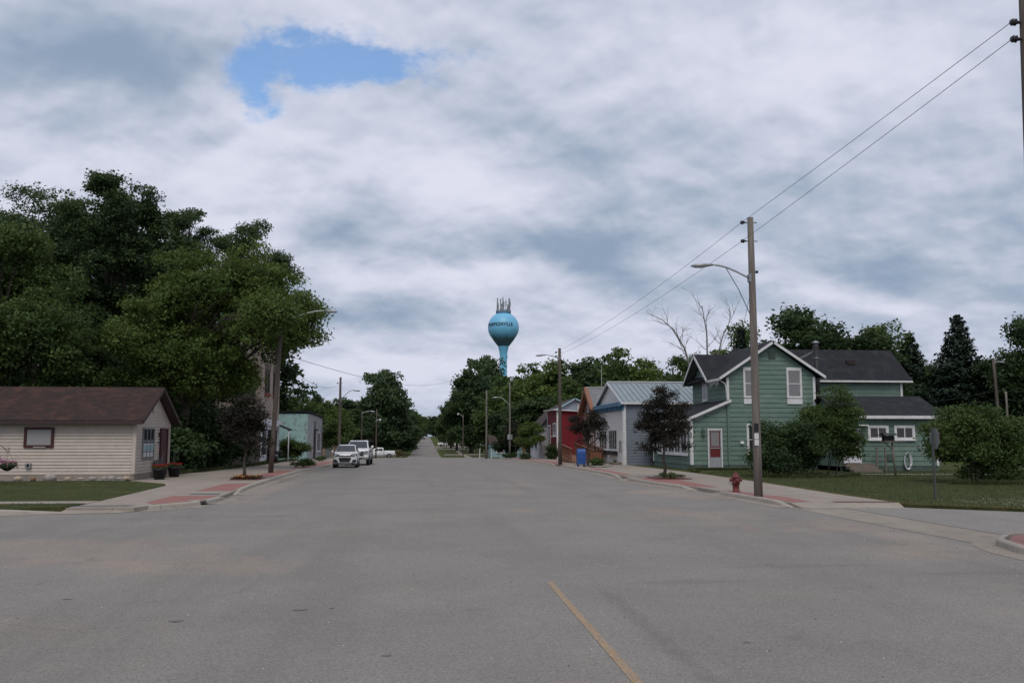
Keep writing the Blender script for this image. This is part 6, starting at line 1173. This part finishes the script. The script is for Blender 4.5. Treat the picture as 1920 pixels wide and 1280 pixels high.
# ------------------------------------------------------------------ water tower
Wt = thing('water_tower', 'blue ball shaped water tower with dark lettering and antennas on top', 'water tower', (27.2, 308, 0)); wc = (27.2, 308); RB = 5.5; CZ = 40.8
def tower_mat():
    m, t, b = mat_new('tower_ball'); co = t.n('ShaderNodeTexCoord').outputs['Object']; s = t.n('ShaderNodeSeparateXYZ'); t.l.new(co, s.inputs[0])
    nz = t.noise(t.mapv(co, sc=(.6, .6, .25)), 1.2, 6, .65); zz = t.m('ADD', s.outputs[2], t.m('MULTIPLY', t.m('SUBTRACT', nz, .5), 2.6))
    dirt = t.ramp(zz, 38.6, 36.3); col = t.mix(t.ramp(t.noise(co, .3, 4, .6), .3, .7), (.16, .46, .68), (.15, .43, .64)); col = t.mix(t.m('MULTIPLY', dirt, .86), col, (.028, .045, .052)); t.l.new(col, b.inputs['Base Color']); b.inputs['Roughness'].default_value = .42; return m
M_ball = tower_mat(); prof = []
for i in range(25):
    a = R(90 - i * 5.4); prof.append((max(.01, RB * math.cos(a)), CZ + RB * math.sin(a)))
prof += [(3.4, 36.0), (2.6, 35.0), (2.05, 34.3), (1.9, 34.2)]
m = MB(); m.lathe(prof, (*wc, 0), 56); m.build('ball', M_ball, Wt); m = MB(); m.lathe([(1.9, 34.25), (1.75, 33.4), (1.45, 32.2), (1.3, 31.0), (1.27, 28), (1.27, 2.0), (2.2, .2), (2.4, -.6)], (*wc, 0), 32); m.build('column', M_bluew, Wt)
m = MB(); m.lathe([(1.275, 29.4), (1.33, 29.42), (1.33, 29.52), (1.275, 29.54)], (*wc, 0), 32); m.build('column_band', M_bluew, Wt); m = MB(); m.box(wc[0] + 1.2, wc[0] + 1.5, wc[1] - .5, wc[1] - .1, 30.0, 30.9); m.build('vent_box', M_bluew, Wt)
fc = bpy.data.curves.new('lettering', 'FONT'); fc.body = 'THOMPSONVILLE'; fc.size = 1.0; fc.offset = .032; fc.space_character = 1.22; fo = bpy.data.objects.new('tmp_text', fc); COL.objects.link(fo); dg = bpy.context.evaluated_depsgraph_get(); me = bpy.data.meshes.new_from_object(fo.evaluated_get(dg)); bpy.data.objects.remove(fo)
co = np.empty(len(me.vertices) * 3); me.vertices.foreach_get('co', co); co = co.reshape(-1, 3); mn, mx = co.min(0), co.max(0)
ang = np.radians(-80 + (co[:, 0] - mn[0]) / (mx[0] - mn[0]) * 115); zz_ = 40.85 + (co[:, 1] - mn[1]) / (mx[1] - mn[1]) * 1.25; rr_ = np.sqrt(np.maximum((RB + .10) ** 2 - (zz_ - CZ) ** 2, 1)); base = math.atan2(-wc[1], -wc[0])
co2 = np.c_[rr_ * np.cos(base + ang), rr_ * np.sin(base + ang), zz_]; me.vertices.foreach_set('co', co2.ravel()); me.materials.clear(); me.materials.append(M_navy); me.update(); link('lettering', me, Wt)
m = MB(); m.lathe([(2.6, 45.75), (2.65, 45.9), (2.65, 46.3), (2.6, 46.3)], (*wc, 0), 32)
for i in range(16): a = i * .3927; m.tube([(wc[0] + 2.62 * math.cos(a), wc[1] + 2.62 * math.sin(a), 45.5), (wc[0] + 2.62 * math.cos(a), wc[1] + 2.62 * math.sin(a), 46.9)], .06, 5)
for z in (46.4, 46.9): m.tube([(wc[0] + 2.62 * math.cos(a), wc[1] + 2.62 * math.sin(a), z) for a in [j * .19635 for j in range(33)]], .06, 5)
m.build('railing', M_bluetrim, Wt); ra = random.Random(2)
for i, (a, h) in enumerate([(-2.7, 5.2), (-2.5, 3.6), (-2.1, 4.9), (-1.95, 3.2), (-1.75, 5.6), (-1.6, 4.0), (-1.3, 4.6), (-1.0, 3.0), (-.75, 5.0), (-.6, 5.2), (-.4, 5.1), (.6, 4.6), (1.6, 4.9), (2.6, 4.6)]):
    x, y = wc[0] + 2.45 * math.cos(a), wc[1] + 2.45 * math.sin(a); m = MB(); m.tube([(x, y, 46.0), (x, y, 46.0 + h)], .09, 6); m.box(x - .2, x + .2, y - .35, y - .15, 46.0 + h * .42, 46.0 + h * ra.uniform(.75, 1.0)); m.box(x - .28, x + .3, y - .2, y + .1, 46.3, 46.3 + ra.uniform(.5, 1.3)); m.build('antenna', M_greym, Wt)

# ------------------------------------------------------------------ vehicles (front at y=0 facing -y, length along +y)
def ring(y, zb, zt, hw, tw=None, zm=None):
    tw = hw * .9 if tw is None else tw; zm = (zb + zt) * .5 if zm is None else zm
    half = [(hw * .88, zb), (hw * .985, zb + .1), (hw, zm), (hw * .985, zt - .1), ((hw + tw) / 2 * 1.0, zt - .03), (tw * .92, zt)]
    return [(x, y, z) for x, z in half] + [(-x, y, z) for x, z in half[::-1]]
def wheel(parent, x, y, r, w, rim):
    s = 1 if x > 0 else -1; m = MB(); m.lathe([(r * .62, -w / 2), (r * .93, -w / 2), (r, -w / 2 + .04), (r, w / 2 - .04), (r * .93, w / 2), (r * .62, w / 2)], (x, y, r), 24, 'X'); wh = m.build('wheel', M_tyre, parent)
    m = MB(); ox = x + s * (w / 2 - .02); m.lathe([(r * .64, -.03 * s), (r * .62, .02 * s), (r * .56, -.02 * s), (r * .5, -.06 * s), (0, -.06 * s)], (ox, y, r), 20, 'X')
    for i in range(6):
        a = i * 1.047; c, q = math.cos(a), math.sin(a); p = Vector((0, -q, c)) * r * .09; e = Vector((0, c, q)) * r * .6; o_ = Vector((ox - s * .04, y, r)); m.hexa([o_ - p, o_ + p, o_ + e + p * .8, o_ + e - p * .8], [o_ - p + Vector((s * .05, 0, 0)), o_ + p + Vector((s * .05, 0, 0)), o_ + e + p * .8 + Vector((s * .045, 0, 0)), o_ + e - p * .8 + Vector((s * .045, 0, 0))])
    m.build('rim', rim, wh)
def arch(parent, x, y, r):
    s = 1 if x > 0 else -1; m = MB(); m.lathe([(0, 0), (r, 0), (r, -.16 * s), (0, -.16 * s)], (x + s * .004, y, r * .86), 24, 'X'); m.build('wheel_arch', M_plas, parent)
def gpanel(name, parent, pts, mat, th=.012):
    a, b, c = [Vector(p) for p in pts[:3]]; n = (b - a).cross(c - a).normalized(); MB().prism([Vector(p) - n * th * .5 for p in pts], n * th).build(name, mat, parent)

def suv():
    t = thing('parked_suv', 'small silver-white crossover parked first at the left kerb', 'car', (0, 0, 0), 'cars parked at the left kerb'); W_ = .885
    m = MB(); m.loft([ring(.0, .42, .86, .60, .50), ring(.07, .30, .98, .76, .66), ring(.25, .24, 1.04, .85, .76), ring(.7, .22, 1.09, W_, .80), ring(1.25, .22, 1.14, W_, .82), ring(2.6, .22, 1.16, W_, .82), ring(3.9, .24, 1.14, W_, .80), ring(4.2, .34, 1.08, .80, .70), ring(4.26, .45, .98, .72, .62)]); m.build('body', M_carw, t)
    def gh(y, z0, z1, w0, w1): return [(w0, y, z0), (w1 + .03, y, z1 - .1), (w1 - .05, y, z1), (-w1 + .05, y, z1), (-w1 - .03, y, z1 - .1), (-w0, y, z0)]
    m = MB(); m.loft([gh(1.05, 1.08, 1.13, .80, .78), gh(1.45, 1.1, 1.40, .80, .68), gh(1.80, 1.1, 1.60, .80, .62), gh(2.3, 1.1, 1.66, .80, .62), gh(3.4, 1.1, 1.63, .80, .61), gh(3.85, 1.1, 1.52, .79, .60), gh(4.15, 1.08, 1.12, .76, .68)]); m.build('cabin', M_carw, t)
    gpanel('windscreen', t, [(-.70, 1.09, 1.16), (.70, 1.09, 1.16), (.585, 1.755, 1.58), (-.585, 1.755, 1.58)], M_cglass, .05)
    for s in (-1, 1):
        gpanel('side_window', t, [(s * .80, 1.55, 1.17), (s * .80, 2.5, 1.17), (s * .672, 2.5, 1.54), (s * .675, 1.95, 1.53)], M_cglass, .03); gpanel('side_window', t, [(s * .80, 2.56, 1.17), (s * .80, 3.5, 1.18), (s * .66, 3.4, 1.50), (s * .672, 2.56, 1.54)], M_cglass, .03)
        gpanel('headlight', t, [(s * .30, -.045, .86), (s * .64, .0, .83), (s * .83, .20, .90), (s * .80, .17, 1.0), (s * .5, .0, .94)], M_lens, .05); gpanel('headlight_bezel', t, [(s * .24, -.03, .83), (s * .66, .015, .79), (s * .845, .21, .87), (s * .82, .19, 1.03), (s * .5, .015, .98)], M_plas, .04)
        gpanel('fog_pod', t, [(s * .50, -.02, .42), (s * .80, .06, .42), (s * .79, .06, .58), (s * .66, -.0, .62), (s * .52, -.02, .52)], M_plas, .07); m = MB(); m.lathe([(0, -.02), (.05, -.02), (.05, .02)], (s * .66, .02, .5), 10, 'Y'); m.build('fog_lamp', M_lens, t)
        m = MB(); m.rock((s * 1.0, 1.35, 1.15), (.11, .07, .08), random.Random(1)); mi_ = m.build('mirror', M_carw, t); m = MB(); m.box(s * .80 - .02, s * .95 + .02, 1.33, 1.38, 1.11, 1.15); m.build('mirror_arm', M_plas, mi_)
        MB().tube([(s * .56, 1.95, 1.675), (s * .57, 2.6, 1.71), (s * .56, 3.5, 1.67)], .02, 6).build('roof_rail', M_plas, t)
        for y in (.78, 3.38): arch(t, s * W_, y, .385); wheel(t, s * (W_ - .10), y, .34, .22, M_rim)
    gpanel('upper_grille', t, [(-.26, -.012, .83), (.26, -.012, .83), (.28, .0, .90), (-.28, .0, .90)], M_plas, .05); gpanel('lower_grille', t, [(-.34, -.012, .43), (.34, -.012, .43), (.44, .0, .68), (.38, -.01, .74), (-.38, -.01, .74), (-.44, .0, .68)], M_plas, .06)
    MB().box(-.10, .10, -.05, -.03, .85, .885).box(-.04, .04, -.051, -.03, .835, .90).build('badge', M_gold, t); MB().box(-.72, .72, .02, .2, .2, .36).build('skid_plate', M_plas, t); MB().box(-.45, .45, -.015, .1, .28, .32).build('skid_strip', M_alum, t)
    return t
def pickup(name, label, paint, group=None, tyre=.40, lift=0.):
    t = thing(name, label, 'pickup truck', (0, 0, 0), group); W_ = 1.0
    m = MB(); m.loft([ring(.0, .55, 1.02, .86, .80), ring(.06, .48, 1.16, .94, .86), ring(.35, .46, 1.24, .985, .88), ring(1.5, .44, 1.28, W_, .90), ring(3.72, .44, 1.30, W_, .92), ring(3.75, .46, 1.30, .96, .9)]); m.build('body', paint, t)
    m = MB(); m.loft([ring(3.80, .5, 1.34, .97, .93), ring(3.9, .48, 1.36, .99, .95), ring(5.7, .52, 1.36, .99, .95), ring(5.8, .6, 1.30, .97, .92)]); bd = m.build('bed', paint, t); MB().box(-.86, .86, 3.95, 5.7, 1.345, 1.375).build('bed_cover', M_plas, bd)
    def gh(y, z0, z1, w0, w1): return [(w0, y, z0), (w1 + .03, y, z1 - .1), (w1 - .05, y, z1), (-w1 + .05, y, z1), (-w1 - .03, y, z1 - .1), (-w0, y, z0)]
    m = MB(); m.loft([gh(1.42, 1.2, 1.28, .90, .88), gh(1.9, 1.2, 1.62, .90, .80), gh(2.25, 1.2, 1.86, .90, .73), gh(2.7, 1.2, 1.93, .90, .73), gh(3.5, 1.2, 1.92, .90, .73), gh(3.68, 1.2, 1.84, .90, .74), gh(3.74, 1.2, 1.4, .9, .8)]); m.build('cabin', paint, t)
    gpanel('windscreen', t, [(-.79, 1.47, 1.32), (.79, 1.47, 1.32), (.69, 2.21, 1.83), (-.69, 2.21, 1.83)], M_cglass, .05); MB().box(-.6, .6, 3.72, 3.765, 1.42, 1.8).build('rear_window', M_cglass, t)
    for s in (-1, 1):
        gpanel('side_window', t, [(s * .905, 1.95, 1.33), (s * .905, 2.72, 1.33), (s * .785, 2.72, 1.80), (s * .79, 2.38, 1.80)], M_cglass, .03); gpanel('side_window', t, [(s * .905, 2.82, 1.33), (s * .905, 3.55, 1.33), (s * .79, 3.5, 1.80), (s * .785, 2.82, 1.80)], M_cglass, .03)
        gpanel('headlight', t, [(s * .62, -.05, .92), (s * .92, .0, .92), (s * .94, .04, 1.12), (s * .64, -.02, 1.12)], M_lens, .07); MB().box(s * .82 - .1, s * .82 + .1, 5.78, 5.83, .86, 1.24).build('tail_light', M_tail, t)
        m = MB(); m.rock((s * 1.16, 1.75, 1.42), (.13, .08, .11), random.Random(1)); mr = m.build('mirror', paint, t); MB().box(min(s * .9, s * 1.1), max(s * .9, s * 1.1), 1.74, 1.8, 1.34, 1.38).build('mirror_arm', M_plas, mr)
        MB().box(s * .9 - .06, s * .9 + .06, 1.5, 3.7, .38, .43).build('running_board', M_alum, t)
        for y in (2.3, 3.2): MB().box(s * 1.0 - .012, s * 1.0 + .012, y, y + .16, 1.06, 1.10).build('door_handle', M_plas, t)
        for y in (.98, 4.75): arch(t, s * (W_ - .005), y, tyre * 1.16); wheel(t, s * (W_ - .12), y, tyre, .27, M_rim)
    gpanel('grille', t, [(-.58, -.03, .74), (.58, -.03, .74), (.60, .01, 1.10), (-.60, .01, 1.10)], M_plas, .06); MB().box(-.56, .56, -.07, -.04, .90, .935).build('grille_bar', M_chrome, t); MB().box(-.95, .95, -.09, .12, .48, .70).build('front_bumper', M_chrome, t, .03); MB().box(-.5, .5, -.095, .0, .5, .58).build('bumper_intake', M_plas, t)
    for x in (-.4, -.2, 0, .2, .4): MB().rock((x, 2.45, 1.925), (.05, .09, .03), random.Random(2)).build('roof_marker', M_lens, t)
    MB().box(-.95, .95, 5.76, 5.92, .5, .68).build('rear_bumper', M_chrome, t, .03); MB().box(-.16, .16, 5.91, 5.93, .56, .66).build('number_plate', M_paper, t); MB().box(-.9, .9, 5.79, 5.815, .74, 1.3).build('tailgate', paint, t)
    return t
v = suv(); v.location = (-5.75, 65.0, gz(66)); v.rotation_euler = (0, 0, R(1.5))
p1_ = pickup('parked_pickup', 'tall white pickup parked behind the small crossover', M_carw, 'cars parked at the left kerb'); p1_.location = (-5.45, 71.6, gz(73)); p1_.scale = (1, 1, 1.03)
p2_ = pickup('white_pickup', 'white crew cab pickup standing across the left of the crossing', M_carw); p2_.location = (-11.3, 165.0, gz(165) + .02); p2_.rotation_euler = (0, 0, R(-88))
p3_ = dup(p1_, (9.9, 284, gz(284) + .02), R(88), (1, 1, 1), 'silver pickup on the far driveway right of the road'); del p3_['group']
v2 = dup(v, (-.9, 388, gz(390)), R(2), (1.05, 1, 1.05), 'distant white car coming along the far road'); del v2['group']
v3 = dup(v, (-5.6, 232, gz(232)), R(92), None, 'dark car parked on the verge left of the far road'); del v3['group']
for c in v3.children:
    if c.name.startswith(('body', 'cabin')): c.data = c.data.copy(); c.data.materials.clear(); c.data.materials.append(M_card)
v4 = dup(v3, (-9.5, 205, gz(205)), R(88), None, 'dark car under the trees left of the pale sign'); 

# ------------------------------------------------------------------ litter of small stones on the road and gutter
def debris(label, n, xr, yr, s0, s1, seed, mat):
    rg = random.Random(seed); m = MB()
    for i in range(n):
        x, y = rg.uniform(*xr), rg.uniform(*yr); q = rg.uniform(s0, s1); a = rg.uniform(0, 3); c, s = math.cos(a) * q, math.sin(a) * q; z = gz(y) + .004
        m.add([(x - c, y - s, z), (x + s * .7, y - c * .7, z), (x + c, y + s, z), (x - s * .7, y + c * .7, z), (x, y, z + q * .8)], [(0, 1, 4), (1, 2, 4), (2, 3, 4), (3, 0, 4)])
    tag(m.build('road_grit', mat), label, 'grit', None, 'stuff')
debris('dark grit scattered over the near road', 420, (-9, 11), (7.5, 26), .006, .018, 1, M_patch); debris('pale grit scattered over the near road', 260, (-9, 11), (7.5, 26), .005, .012, 2, M_paper)
debris('leaf litter and grit along the right gutter', 130, (9.9, 11.5), (15, 40), .005, .016, 3, M_soil); debris('grit along the left gutter', 200, (-8.2, -6.8), (28, 56), .01, .03, 4, M_soil)
